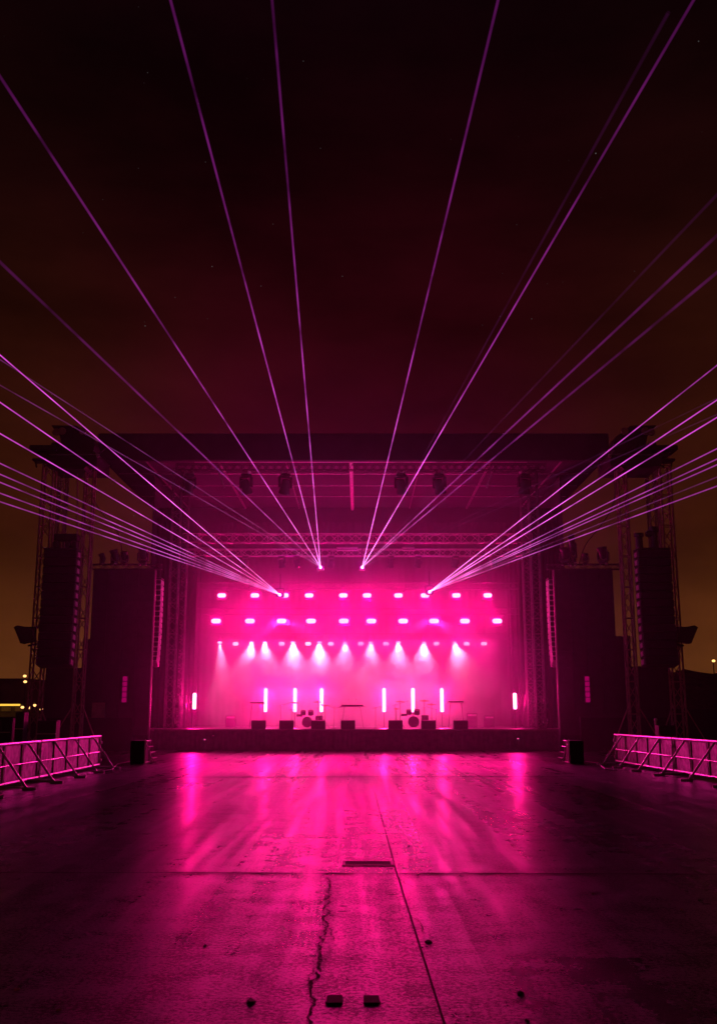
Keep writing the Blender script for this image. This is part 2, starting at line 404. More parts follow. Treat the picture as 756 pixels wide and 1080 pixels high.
# wing platforms
for s, (pa, pb) in (('left', (139, 162.5)), ('right', (607.5, 630))):
    xa, xb = at(pa, 772, 61).x, at(pb, 772, 61).x
    t = thing('wing_platform', 'low dark side platform joined to the stage on the %s' % s, 'stage wing', ((xa + xb) / 2, 61, 0), 'side platforms of the stage')
    part('deck', MB().b2((xa, 60.2, ZD - .1), (xb, 66, ZD - .02)), DKBOX, t)
    part('skirt', MB().b2((xa + .04, 60.25, .01), (xb - .01, 65.9, ZD - .1)), CLOTH, t)
# access steps
for s, pa, pb, pl in (('left', 137, 152, 161), ('right', 616, 601, 593)):
    a = gp(pa, 805); b = gp(pb, 805); e = gp(pl, 805); Y = a.y; sg = 1 if s == 'left' else -1
    H = at(pa, 781, Y).z
    t = thing('access_steps', 'black boxed steps with pink-lit treads at the %s end of the stage front' % s, 'steps', ((a.x + b.x) / 2, Y, 0), 'boxed steps beside the stage')
    xa, xb = sorted((a.x, b.x))
    part('side_box', MB().b2((xa, Y, .01), (xb, Y + 1.0, H), ch=.02), DKBOX, t)
    mb = MB(); fr = MB(); run = abs(e.x - b.x); ns = 4
    for k in range(ns):
        z = H * (1 - (k) / ns) - .03; xx = b.x + sg * run * (k + .5) / ns
        tr = MB().box((xx, Y + .5, z), (run / ns * 1.15, .95, .035), ch=.006); part('tread', tr, GALV, t)
    fr.tube((b.x + sg * .02, Y + .02, H - .02), (e.x, Y + .02, .05), .022); fr.tube((b.x + sg * .03, Y + .02, .03), (b.x + sg * .03, Y + .02, H + .05), .022)
    fr.tube((b.x + sg * .03, Y + .98, .03), (b.x + sg * .03, Y + .98, H + .05), .022)
    fr.tube((b.x + sg * .03, Y + .02, .03), (b.x + sg * .03, Y + .98, .03), .022); part('stringer', fr, GALV, t)

# ------------------------------------------------------------------ roof
ZT = at(372, 458, YF).z; ZR = at(372, 487, YF).z
xl, xr = at(104, 470, YF).x, at(641, 470, YF).x
R = thing('stage_roof', 'wide flat black stage roof with a pink lit ceiling underneath', 'stage roof', (0, YF, ZR))
part('fascia', MB().b2((xl, YF - .25, ZR), (xr, YF + .05, ZT), ch=.06), FASC, R)
mb = MB().b2((xl + .05, YF + .06, ZR + .35), (xr - .05, 76, ZR + .5)); part('ceiling', mb, CEILM, R)
mb = MB().b2((xl + .05, YF + .06, ZR + .55), (xr - .05, 76, ZT - .05)); part('roof_deck', mb, FASC, R)
mb = MB().b2((xl + .3, 75.6, ZR - 1.2), (xr - .3, 75.9, ZR + .34)); part('rear_valance', mb, CLOTH, R)
def rb(xa, ya, xb, yb, zz=ZR + .3, r=.09): part('roof_beam', MB().tube((xa, ya, zz), (xb, yb, zz), r, 8), ALU, R)
X = lambda px, Y=YF, py=492: at(px, py, Y).x
part('ridge_beam', MB().tube((X(370), YF + .4, ZR + .22), (X(370), 75.5, ZR + .22), .13, 8), mat('white_painted_beam', (.7, .68, .7), .4), R)
rb(X(228), YF + .4, X(228) + .1, 75.5); rb(X(520), YF + .4, X(520), 75.5)
rb(X(300), YF + .4, X(300), 75.5, r=.05); rb(X(445), YF + .4, X(445), 75.5, r=.05)
rb(X(150), YF + .4, X(150) + .3, 75.5, r=.06); rb(X(596), YF + .4, X(596) - .3, 75.5, r=.06)
for Y in (64, 67.5, 71): rb(xl + .4, Y, xr - .4, Y, ZR + .22, .045)
for k in range(1, 12):
    xx = xl + (xr - xl) * k / 12; part('fascia_seam', MB().b2((xx - .03, YF - .262, ZR + .07), (xx + .03, YF - .251, ZT - .07)), DKBOX, R)
# lit lower edge strip
part('edge_tube', MB().tube((X(205), YF + .12, ZR + .02), (X(556), YF + .12, ZR + .02), .05, 8), ALU, R)

# front truss just under the lip (two lengths of it show where the moving heads hang)
YT = 61.2
def at_z(px, py, Y): return at(px, py, Y)
ft = MB(); za = at(372, 497, YT).z
ft.truss((X(186, YT), YT, za + .25), (X(575, YT), YT, za + .25), .38, .38, .028, .014, seg=90)
single('lighting_truss', ft, BLACK, 'front lighting truss tucked under the roof lip carrying six moving heads', 'truss', (0, YT, za))

# moving head prototype (hangs from z=0 downward)
def moving_head():
    t = thing('moving_head', 'x', 'moving head light')
    part('base', MB().box((0, 0, -.16), (.5, .42, .2), ch=.04), BLACK, t)
    y = MB()
    for s in (-1, 1): y.box((s * .34, 0, -.62), (.1, .26, .72), ch=.03)
    y.box((0, 0, -.3), (.76, .28, .08), ch=.02); part('yoke', y, BLACK, t)
    h = MB().lathe([(.14, .52), (.24, .46), (.28, .2), (.27, -.1), (.32, -.3), (.33, -.42), (.29, -.44)], 20, Matrix.Translation((0, 0, -.92)) @ Matrix.Rotation(math.radians(22), 4, 'X'))
    hd = part('head', h, BLACK, t, smooth=True)
    part('lens', MB().lathe([(.27, -.445), (.2, -.475), (.05, -.49)], 20, Matrix.Translation((0, 0, -.92)) @ Matrix.Rotation(math.radians(22), 4, 'X')), GLASSB, hd, smooth=True)
    for s in (-1, 1): part('clamp', MB().box((s * .2, 0, -.02), (.06, .3, .12)).tube((s * .2, -.1, .05), (s * .2, .1, .05), .07, 8), GALV, t)
    return t
mh = moving_head(); mu = [False]
hx = [200, 260, 301, 423, 463, 552]
for i, px in enumerate(hx):
    q = at(px, 499, YT)
    o = place(mh, mu, (q.x, YT, q.z), '%s of the six big unlit moving heads hung under the roof front' % ordl(i, 6), 'moving heads under the roof lip', rot=(0, 0, random.uniform(-.6, .6)))
    o.scale = (1.12, 1.12, 1.0)
# safety brace tubes near heads
for i, (pa, pb) in enumerate((((228, 491), (237, 515)), ((521, 491), (513, 515)))):
    a = at(*pa, YT + .4); b = at(*pb, YT + .9)
    single('diagonal_stay', MB().tube(a, b, .06, 8), ALU, 'bright diagonal stay under the roof lip on the %s half' % ('left', 'right')[i], 'stay', a)

# mid trusses, back of stage
def htruss(px0, px1, py, Y, w_, label, seg, m=COLM, r=.035, rd=.02):
    a = at(px0, py, Y); b = at(px1, py, Y); b.z = a.z
    return single('lighting_truss', MB().truss(a, b, w_, w_, r, rd, seg=seg), m, label, 'truss', ((a.x + b.x) / 2, Y, a.z))
htruss(190, 560, 568, 67.5, .6, 'upper mid-stage truss seen dimly above the laser fans', 40, ALU)
htruss(190, 560, 583, 66, .45, 'second mid-stage truss just above the two centre lasers', 46, ALU)
htruss(205, 555, 618, 70.5, .42, 'truss carrying the uppermost row of lit wash lights', 44, BLACK)
htruss(203, 560, 645, 71.5, .42, 'truss carrying the middle row of lit wash lights', 44, BLACK)
htruss(203, 560, 671, 72.2, .36, 'truss carrying the lowest row of small lit lights', 50, BLACK)
# second row of unlit heads hanging under the mid truss
hx2 = [214, 259, 297, 313, 349, 412, 441, 480, 520]
for i, px in enumerate(hx2):
    q = at(px, 586, 66)
    o = dup(mh, (q.x, 66, q.z), '%s of the smaller unlit moving heads on the mid-stage truss' % ordl(i, len(hx2)), 'moving heads on the mid-stage truss')
    o.rotation_euler = (0, 0, random.uniform(-1, 1)); o.scale = (.75, .75, .6)
# reflective bars between the centre lasers
for i, (pa, pb) in enumerate(((355, 377), (424, 437), (205, 222))):
    a = at(pa, 579, 64.8); b = at(pb, 579, 64.8)
    mb = MB()
    for dz in (.08, -.08): mb.tube((a.x, 64.8, a.z + dz), (b.x, 64.8, a.z + dz), .055, 8)
    for xx in (a.x + .1, b.x - .1): mb.tube((xx, 64.8, a.z - .15), (xx, 65.6, a.z + .2), .03)
    single('batten_light', mb, ALU, 'short unlit twin-tube batten under the mid-stage truss, %s' % ('between the centre laser fans', 'right of the centre laser fans', 'at the far left'.replace('far ', ''))[i], 'batten light', a)

# wash lights
def wash(name, W, H, em, bodyw=1.35):
    t = thing(name, 'x', 'stage light')
    part('housing', MB().box((0, .17, 0), (W * bodyw, .3, H * 2.1), ch=.05), BLACK, t)
    n = 8; ring = []
    for k in range(n + 1): an = -math.pi / 2 + math.pi * k / n; ring.append(((W - H) / 2 + math.cos(an) * H / 2, math.sin(an) * H / 2))
    for k in range(n + 1): an = math.pi / 2 + math.pi * k / n; ring.append((-(W - H) / 2 + math.cos(an) * H / 2, math.sin(an) * H / 2))
    m_ = len(ring); mb = MB()._add([Vector((x, -.01, z)) for x, z in ring] + [Vector((x * .85, -.05, z * .8)) for x, z in ring],
        [(i, (i + 1) % m_, m_ + (i + 1) % m_, m_ + i) for i in range(m_)] + [tuple(range(m_, 2 * m_))])
    part('lens', mb, em, t)
    y = MB()
    for s in (-1, 1): y.box((s * (W * bodyw / 2 + .035), .17, H * .9), (.04, .1, H * 2.2))
    y.box((0, .17, H * 2.0), (W * bodyw + .11, .1, .04)); y.tube((0, .17, H * 2), (0, .17, H * 2 + .25), .03)
    part('bracket', y, BLACK, t)
    return t
def lamp_spot(name, loc, target, power, colr, size, blend, rad=.15):
    ld = bpy.data.lights.new(name, 'SPOT'); ld.energy = power; ld.color = colr; ld.spot_size = math.radians(size); ld.spot_blend = blend; ld.shadow_soft_size = rad
    o = bpy.data.objects.new(name, ld); col.objects.link(o); o.location = Vector(loc)
    o.rotation_euler = (Vector(target) - Vector(loc)).to_track_quat('-Z', 'Y').to_euler(); return o
MAG = (1, .0, .2)
def glow(name, loc, power, rad=.12, colr=(1, 0, .21)):
    ld = bpy.data.lights.new(name, 'POINT'); ld.energy = power; ld.color = colr; ld.shadow_soft_size = rad
    o = bpy.data.objects.new(name, ld); col.objects.link(o); o.location = Vector(loc)
wa = wash('wash_light', .60, .30, E_WASH); wu = [False]
rowA = [234, 269, 300, 326, 362, 387, 420, 448, 481, 514]
rowB = [228, 263.6, 297, 328, 362.5, 391.5, 425, 457.5, 490, 524]
for i, px in enumerate(rowA):
    q = at(px, 628, 70); lamp_spot('wash_and_fill_spot', (q.x, 69.8, q.z), (q.x * .75, 49, 0), 3300, (1, 0, .21), 22, 1, .3); place(wa, wu, q, '%s of the ten lit wash lights in the uppermost row' % ordl(i, 10), 'uppermost row of lit wash lights'); glow('wash_glow', (q.x, q.y - .35, q.z), 290)
for i, px in enumerate(rowB):
    q = at(px, 655, 71); o = dup(wa, q, '%s of the ten lit wash lights in the middle row' % ordl(i, 10), 'middle row of lit wash lights'); o.scale = (1.15, 1, 1.1); glow('wash_glow', (q.x, q.y - .35, q.z), 360)
for sg_ in (-1, 1):
    for pxx in (297, 457.5):
        q = at(pxx, 655, 71); lamp_spot('wash_and_fill_spot', (q.x, 70.5, q.z), (sg_ * 10.2, 34, .6), 30000, (1, .02, .34), 12, .7, .2)  # extra narrow spots added at the middle row to brighten the crowd barriers
for pxx in (326, 362, 387, 420):
    q = at(pxx, 628, 70); lamp_spot('wash_and_fill_spot', (q.x, 69.8, q.z), (0, 19, 0), 1200, (1, 0, .18), 8.5, 1, .2)  # extra narrow spots added to lift the centre foreground
# small row: alternating pills and downward spots
pills = [248.5, 297, 325, 349, 380.6, 407, 460, 491.7, 510]
wc = wash('small_wash_light', .42, .24, E_SMALL); cu = [False]
for i, px in enumerate(pills):
    q = at(px, 679, 72); place(wc, cu, q, '%s of the nine small oval lit lights in the lowest row' % ordl(i, 9), 'small lit lights in the lowest row')
spots = [232, 265.5, 279.5, 309, 337, 364, 391, 420, 447, 479]
def downspot():
    t = thing('spotlight', 'x', 'spotlight')
    M = Matrix.Rotation(math.radians(-14), 4, 'X')
    part('can', MB().lathe([(.1, .42), (.15, .38), (.17, 0), (.19, -.02), (.17, -.03)], 16, M), BLACK, t, smooth=True)
    part('lens', MB().lathe([(.165, -.034), (.15, -.06), (.05, -.075)], 16, M), E_SMALL, t)
    y = MB()
    for s in (-1, 1): y.box((s * .2, 0, .3), (.03, .06, .4))
    y.box((0, 0, .51), (.43, .06, .03)); part('bracket', y, BLACK, t); return t
ds = downspot(); du = [False]
for i, px in enumerate(spots):
    q = at(px, 677, 71.6); place(ds, du, q, '%s of the ten spotlights throwing a pale smoky cone downward' % ordl(i, 10), 'spotlights with pale downward cones')
    e = (0, 0)
    tx = {0: 0, 1: -.5, 9: 1.1}.get(i, 0)
    lamp_spot('spot_lamp', (q.x, 71.55, q.z - .1), (q.x + tx, 74.0, q.z - 3.1), 17000 if i not in (0,) else 12000, (1, .25, .48), 68 if i else 34, .7, .06)

# light tubes on stands
tubes = [(205, 731, 748), (280, 726, 751), (311, 726, 751), (339, 726, 751), (405, 726, 750), (435.5, 726, 750), (466, 726, 750), (543, 730, 747)]
tl = None
for i, (px, ya, yb) in enumerate(tubes):
    Y = 65.0 if i in (0, 7) else 69.6
    a = at(px, ya, Y); b = at(px, yb, Y); Hh = a.z - b.z
    if i in (0, 1):
        base = Vector((b.x, Y, ZD))
        t = thing('light_tube', 'x', 'light tube', base)
        part('tube', MB().lathe([(.06, 0), (.11, .05), (.11, Hh - .05), (.06, Hh)], 12, Matrix.Translation((b.x, Y, b.z))), E_TUBE, t)
        part('stand', MB().tube((b.x, Y, ZD + .02), (b.x, Y, b.z), .03).lathe([(.28, 0), (.28, .02), (.05, .05)], 16, Matrix.Translation((b.x, Y, ZD))), BLACK, t)
        part('end_cap', MB().lathe([(.12, 0), (.12, .06)], 12, Matrix.Translation((b.x, Y, b.z - .055))), BLACK, t)
        short = t if i == 0 else None
        for f_ in (.25, .75): glow('tube_glow', (b.x, Y - .3, b.z + Hh * f_), 300)
        if i == 0: t0 = t
        else: t1 = t
    else:
        t = dup(t0 if i == 7 else t1, (b.x, Y, ZD))
    for f_ in (.25, .75): glow('tube_glow', (b.x, Y - .3, b.z + Hh * f_), 300)
    lab = {0: 'short glowing vertical tube alone near the left stage edge', 7: 'short glowing vertical tube alone near the right stage edge', 1: 'tall glowing tube, outermost of the left trio', 2: 'tall glowing tube, middle of the left trio', 3: 'tall glowing tube, innermost of the left trio',
           4: 'tall glowing tube, innermost of the right trio', 5: 'tall glowing tube, middle of the right trio, behind the drums', 6: 'tall glowing tube, outermost of the right trio'}[i]
    tag(t, lab, 'light tube', 'glowing vertical tubes on stage')

# floor monitors
mon = [272.5, 302, 335.5, 367, 417, 452, 486]
mt = thing('stage_monitor', 'x', 'monitor speaker')
vs = [(-.42, 0, 0), (.42, 0, 0), (.42, .55, 0), (-.42, .55, 0), (-.42, .02, .47), (.42, .02, .47), (.42, .3, .52), (-.42, .3, .52)]
part('cabinet', MB()._add([Vector(v) for v in vs], [(0, 1, 5, 4), (4, 5, 6, 7), (7, 6, 2, 3), (0, 3, 2, 1), (0, 4, 7, 3), (1, 2, 6, 5)]), DKBOX, mt)
part('rear_handle', MB().box((0, -.008, .26), (.24, .02, .08), ch=.008), RUBB, mt)
part('connector_plate', MB().box((.26, -.006, .12), (.14, .014, .09)), BLACK, mt)
mtu = [False]
for i, px in enumerate(mon):
    q = at(px, 768.3, 60.5)
    o = place(mt, mtu, (q.x, 60.5, ZD), '%s of the seven black wedge monitors along the stage front edge' % ordl(i, 7), 'wedge monitors on the stage edge')
    o.rotation_euler = (0, 0, random.uniform(-.05, .05))

# band gear
def drums(px, Y, lab, s=1.0):
    q = at(px, 768, Y); t = thing('drum_kit', lab, 'drum kit', (q.x, Y, ZD), 'drum kits on stage'); X0 = q.x
    T = lambda x, y, z: Matrix.Translation((X0 + x * s, Y + y * s, ZD + z * s))
    RX = Matrix.Rotation(math.pi / 2, 4, 'X')
    def drum(nm, x, y, z, r, h, M=Matrix.Identity(4)):
        d = part(nm, MB().lathe([(r * s, -h / 2 * s), (r * s * 1.03, -h / 2 * s + .02), (r * s, -h / 2 * s + .04), (r * s, h / 2 * s - .04), (r * s * 1.03, h / 2 * s - .02), (r * s, h / 2 * s)], 24, T(x, y, z) @ M), SHELL, t, smooth=True)
        part('drum_skin', MB().lathe([(r * s * .95, h / 2 * s + .002), (.01, h / 2 * s + .006)], 24, T(x, y, z) @ M), SKIN_, d)
    drum('kick_drum', 0, 0, .34, .3, .45, RX)
    tilt = Matrix.Rotation(.35, 4, 'X')
    drum('tom', -.25, .05, .88, .15, .24, tilt); drum('tom', .2, .05, .88, .17, .26, tilt); drum('tom', .68, .5, .5, .22, .4); drum('snare_drum', -.5, .5, .72, .18, .14)
    for x, y, z, r in ((-.95, .3, 1.05, .18), (-.75, -.05, 1.45, .26), (.62, -.1, 1.5, .28), (1.05, .35, 1.3, .26)):
        c = part('cymbal', MB().lathe([(r * s, 0), (r * s * .3, .025), (.04, .06), (.01, .07)], 24, T(x, y, z) @ Matrix.Rotation(.2, 4, 'X')), BRASS, t, smooth=True)
        st = MB().tube(T(x, y, z).translation, (X0 + x * s, Y + y * s, ZD + .25), .018)
        for k in range(3): an = k * 2.1; st.tube((X0 + x * s, Y + y * s, ZD + .4), (X0 + x * s + .28 * math.cos(an), Y + y * s + .28 * math.sin(an), ZD + .01), .014)
        part('cymbal_stand', st, CHROME, c)
    return t
drums(436, 66.0, 'drum kit with cymbals in front of the right trio of tubes', 1.15)
drums(324, 66.3, 'drum kit with cymbals in front of the left trio of tubes', 1.1)
def keys(px, Y, wid, h, lab, extras, front=False):
    q = at(px, 768, Y); t = thing('keyboard_stand', lab, 'keyboard stand', (q.x, Y, ZD), 'keyboard tables on stage'); x = q.x
    part('table_top', MB().box((x, Y, ZD + h), (wid, .5, .05), ch=.01), GALV, t)
    part('keyboard', MB().box((x, Y, ZD + h + .07), (wid * .82, .34, .09), ch=.02), BLACK, t)
    for sx in (-1, 1):
        part('leg', MB().tube((x + sx * wid * .42, Y - .2, ZD), (x + sx * wid * .3, Y + .2, ZD + h - .02), .012).tube((x + sx * wid * .42, Y + .2, ZD), (x + sx * wid * .3, Y - .2, ZD + h - .02), .012), BLACK, t)
    if front: part('front_cloth', MB().b2((x - wid / 2 + .03, Y - .22, ZD + .01), (x + wid / 2 - .03, Y - .2, ZD + h - .03)), CLOTH, t)
    for e in extras:
        part('desk_lamp', MB().lathe([(.03, 0), (.055, .03), (.055, .08), (.02, .11)], 10, Matrix.Translation((x + e * wid, Y, ZD + h + .38))).tube((x + e * wid, Y, ZD + h + .1), (x + e * wid, Y, ZD + h + .39), .012), GALV, t)
keys(271, 67, 1.15, 1.55, 'tall keyboard stand left of the outermost left tube', ())
keys(371.5, 65.5, 1.7, 1.35, 'wide centre table with two small lamps between the tube trios', (-.14, .14))
keys(481, 66.4, 1.2, 1.6, 'narrow high table with two small lamps right of the tube trios', (-.2, .2))
def mic(px, Y, h, lab, bx):
    q = at(px, 768, Y); x = q.x; t = thing('microphone_stand', lab, 'microphone stand', (x, Y, ZD), 'microphone stands on stage')
    part('base', MB().lathe([(.16, 0), (.15, .025), (.03, .04)], 16, Matrix.Translation((x, Y, ZD))), BLACK, t)
    part('pole', MB().tube((x, Y, ZD + .03), (x, Y, ZD + h), .014), CHROME, t)
    part('boom', MB().tube((x - bx * .2, Y, ZD + h - .1), (x + bx * .7, Y - .1, ZD + h + .15), .011), CHROME, t)
    part('microphone', MB().lathe([(.02, -.1), (.028, 0), (.045, .03), (.045, .08), (.02, .11)], 10, Matrix.Translation((x + bx * .72, Y - .1, ZD + h + .15)) @ Matrix.Rotation(bx * 1.2, 4, 'Y')), GALV, t)
mic(296, 64, 1.45, 'microphone stand left of the left drum kit', 1); mic(352, 63.5, 1.3, 'microphone stand left of the centre table', -1)
mic(396, 63.5, 1.3, 'microphone stand right of the centre table', 1); mic(417, 64.5, 1.5, 'microphone stand left of the right drum kit', 1); mic(460, 64.2, 1.2, 'microphone stand right of the right drum kit', -1)
def amp(px, Y, w_, h, lab):
    q = at(px, 768, Y); x = q.x; t = thing('amplifier', lab, 'amplifier', (x, Y, ZD), 'amplifiers on stage')
    part('cabinet', MB().b2((x - w_ / 2, Y, ZD + .005), (x + w_ / 2, Y + .5, ZD + h), ch=.03), DKBOX, t)
    part('grille_cloth', MB().b2((x - w_ / 2 + .06, Y - .012, ZD + .08), (x + w_ / 2 - .06, Y - .001, ZD + h - .25)), SCRIM, t)
    part('control_panel', MB().b2((x - w_ / 2 + .06, Y - .014, ZD + h - .2), (x + w_ / 2 - .06, Y - .001, ZD + h - .08)), GALV, t)
amp(498, 70, .7, .95, 'tall black amplifier right of the narrow high table'); amp(516, 71, .7, .8, 'low black amplifier far right behind the stage'); amp(243, 71, .7, .8, 'low black amplifier between the lone left tube and the keyboard stand')
def tower_gear(px, Y, side_, flip):
    q = at(px, 768, Y); x = q.x; t = thing('side_light_tower', 'short dark rack of unlit lamps at the %s edge of the stage' % side_, 'lamp rack', (x, Y, ZD), 'lamp racks at the stage edges')
    mb = MB().truss((x, Y, ZD), (x, Y, ZD + 2.0), .4, .4, .03, .015, 6); part('frame', mb, BLACK, t)
    for k in range(3):
        z = ZD + .45 + .6 * k; M = Matrix.Translation((x - flip * .35, Y - .15, z)) @ Matrix.Rotation(flip * 1.2, 4, 'Y') @ Matrix.Rotation(math.pi / 2, 4, 'X')
        l = part('lamp_can', MB().lathe([(.1, -.2), (.17, -.15), (.2, .1), (.22, .2), (.2, .22)], 16, M), BLACK, t, smooth=True)
        part('lens', MB().lathe([(.19, .222), (.05, .25)], 16, M), CHROME, l)
    part('base_plate', MB().b2((x - .4, Y - .4, ZD + .002), (x + .4, Y + .4, ZD + .05)), BLACK, t)
tower_gear(192, 63.5, 'left', 1); tower_gear(558, 63.5, 'right', -1); tower_gear(568, 62.5, 'outer right', -1)

# back drop and side drapes
def drape(pts, z0, z1, name, m=CLOTH, amp_=.02, per=.5):
    mb = MB(); path = []
    for a, b in zip(pts, pts[1:]):
        a = Vector((*a, 0)); b = Vector((*b, 0)); k = max(2, int((b - a).length / (per / 4))); nr = (b - a).normalized(); nr = Vector((-nr.y, nr.x, 0))
        for i in range(k): path.append(a.lerp(b, i / k) + nr * amp_ * math.sin(i * math.pi / 2 + random.uniform(-.3, .3)))
    path.append(Vector((*pts[-1], 0)))
    for p, q in zip(path, path[1:]): mb.quad((p.x, p.y, z0), (q.x, q.y, z0), (q.x, q.y, z1), (p.x, p.y, z1))
    return mb
xbL, xbR = at(205, 700, 74.5).x, at(545, 700, 74.5).x
single('stage_drape', drape([(xbL - 1.5, 74.6), (xbR + 1.5, 74.6)], ZD + .02, ZR - 1, 'd'), CLOTH, 'wide black backdrop curtain behind all the lights', 'curtain', (0, 74.6, ZD), smooth=True)
for s, pxs in (('left', (188, 205, 211)), ('right', (566, 549, 537))):
    a = at(pxs[0], 700, 63.5); b = at(pxs[1], 700, 67.5); c = at(pxs[2], 700, 71.5); sg = 1 if s == 'left' else -1
    for nm, q, ww in (('front', a, 1.7), ('middle', b, 1.6), ('rear', c, 1.4)):
        single('side_curtain', drape([(q.x - sg * ww, q.y), (q.x, q.y)], ZD + .02, ZR - 2.2, 'c', amp_=.07, per=.35), CLOTH, '%s dark hanging side curtain on the %s of the stage' % (nm, s), 'curtain', (q.x, q.y, ZD), 'side curtains of the stage', smooth=True)
    # outer closing wall
    xo = at(pxs[0], 700, 66).x - sg * 1.3
    single('side_wall_cloth', MB().b2((xo - .04, 62.5, ZD), (xo + .04, 75, ZR - .3)), CLOTH, 'black cloth closing the %s side of the stage' % s, 'cloth wall', (xo, 66, 0))

# roof support columns (pink lit truss legs)
for nm, px, Y in (('left front', 178, 61.6), ('right front', 570.5, 61.6), ('left rear', 187, 66), ('right rear', 561, 66)):
    a = at(px, 769, Y)
    sgn = 1 if px > 378 else -1
    single('truss_column', MB().truss((a.x + 0, Y, ZD), (a.x, Y, ZR - .05), .52, .52, .04, .02, seg=34), COLM, '%s truss column holding up the stage roof' % nm, 'truss column', (a.x, Y, ZD), 'truss columns of the stage roof')

# slim curved line arrays at the proscenium (bead-like lit edge)
def array(px_t, py_t, px_b, py_b, Y, W, ncab, name, label, curve, group, depth=.55, yaw=0, mt_=BLACK, edge=True):
    a = at(px_t, py_t, Y); b = at(px_b, py_b, Y); H = a.z - b.z; h = H / ncab
    t = thing(name, label, 'speaker array', (a.x, Y, a.z), group)
    z = a.z; y = Y; ang = 0
    part('fly_frame', MB().b2((a.x - W / 2, Y - depth / 2, a.z), (a.x + W / 2, Y + depth / 2, a.z + .12), ch=.02).tube((a.x, Y, a.z + .1), (a.x, Y, a.z + 1.0), .03), BLACK, t)
    for k in range(ncab):
        ang = -curve * (k / ncab) ** 3
        Rm = Matrix.Rotation(yaw, 3, 'Z') @ Matrix.Rotation(ang, 3, 'X')
        c = Vector((a.x, y, z - h / 2)); d_ = Vector((0, 0, -1)); d_ = Matrix.Rotation(ang, 3, 'X') @ d_
        cb = part('cabinet', MB().box(c, (W, depth, h * .93), Rm, ch=.03), mt_, t)
        part('grille', MB().box(c + Rm @ Vector((0, -depth / 2 - .008, 0)), (W * .9, .016, h * .7), Rm), SCRIM, cb)
        if edge:
            for s in (-1, 1): part('rigging_plate', MB().box(c + Rm @ Vector((s * (W / 2 + .012), 0, 0)), (.02, depth * .5, h * .55), Rm), GALV, cb)
        z += d_.z * h; y += d_.y * h
    return t
array(169, 612, 168.5, 702, 61.0, .34, 16, 'side_fill_array', 'slim pink-edged speaker column hanging beside the left black screen', .5, 'slim speaker columns at the stage mouth', .9, 0, GALV)
array(579.5, 612, 579.5, 702, 61.0, .34, 16, 'side_fill_array', 'slim pink-edged speaker column hanging beside the right black screen', .5, 'slim speaker columns at the stage mouth', .9, 0, GALV)

# big black side screens
def screen(pl, pr, side_):
    Y = 59.3; a = at(pl, 601, Y); b = at(pr, 601, Y); z1 = a.z; z0 = at(pl, 768, Y).z - .4
    xa, xb = a.x, b.x
    t = thing('side_screen', 'tall unlit black video screen %s of the stage mouth' % side_, 'video screen', ((xa + xb) / 2, Y, 0), 'unlit side screens')
    cols, rows = 4, 10; dx = (xb - xa) / cols; dz = (z1 - z0) / rows
    for i in range(cols):
        for j in range(rows): part('panel', MB().b2((xa + i * dx + .008, Y, z0 + j * dz + .008), (xa + (i + 1) * dx - .008, Y + .12, z0 + (j + 1) * dz - .008)), SCRIM, t)
    part('backing_frame', MB().b2((xa - .02, Y + .13, .01), (xb + .02, Y + .5, z1 + .02)), BLACK, t)
    part('base_skirt', MB().b2((xa, Y + .02, .01), (xb, Y + .12, z0)), CLOTH, t)
    ea, eb = (at(96, 598, Y).x, xb + .35) if side_ == 'left' else (xa - .35, at(655, 598, Y).x)
    zz = z1 + .22
    part('header_truss', MB().truss((ea, Y + .3, zz), (eb, Y + .3, zz), .36, .3, .03, .018, seg=12), BLACK, t)
    return t, zz, (ea, eb)
tL, zl, _ = screen(99, 163.5, 'left'); tR, zr_, _ = screen(584, 645.5, 'right')
# lamps standing on the header truss
k = 0
for side_, xs, zz in (('left', (108, 121, 131, 151), zl), ('right', (596, 604, 617, 636), zr_)):
    for j, px in enumerate(xs):
        q = at(px, 594, 59.6)
        o = dup(mh, (q.x, 59.6, zz + .17), '%s unlit moving head standing on top of the %s screen' % (('outermost' if (j == 0) == (side_ == 'left') else 'innermost') if j in (0, 3) else ('second from the left' if j == 1 else 'third from the left'), side_), 'moving heads on top of the side screens')
        sc = (.6, .8, .7, .9)[j] if side_ == 'left' else (.9, .7, .6, .95)[j]
        o.rotation_euler = (math.pi, 0, random.uniform(-1, 1)); o.scale = (sc, sc, sc * .8)
        if px in (604,): o.scale = (.7, .7, 1.3)
# narrow lit gap on each screen tower, its light made as glowing panels
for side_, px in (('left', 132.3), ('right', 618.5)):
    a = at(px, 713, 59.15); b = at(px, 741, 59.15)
    t = thing('lit_gap', 'narrow pink-lit vertical gap on the lower %s screen, made as a glowing strip' % side_, 'lit gap', (a.x, 59.15, b.z), 'pink-lit gaps on the side screens')
    part('gap_surround', MB().b2((a.x - .16, 59.16, b.z - .04), (a.x + .16, 59.28, a.z + .04)), BLACK, t)
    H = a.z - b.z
    for kk in range(5): part('gap_glow_panel', MB().b2((a.x - .13, 59.14, b.z + H * kk / 5 + .02), (a.x + .13, 59.158, b.z + H * (kk + 1) / 5 - .02)), E_LIT_GAP, t)

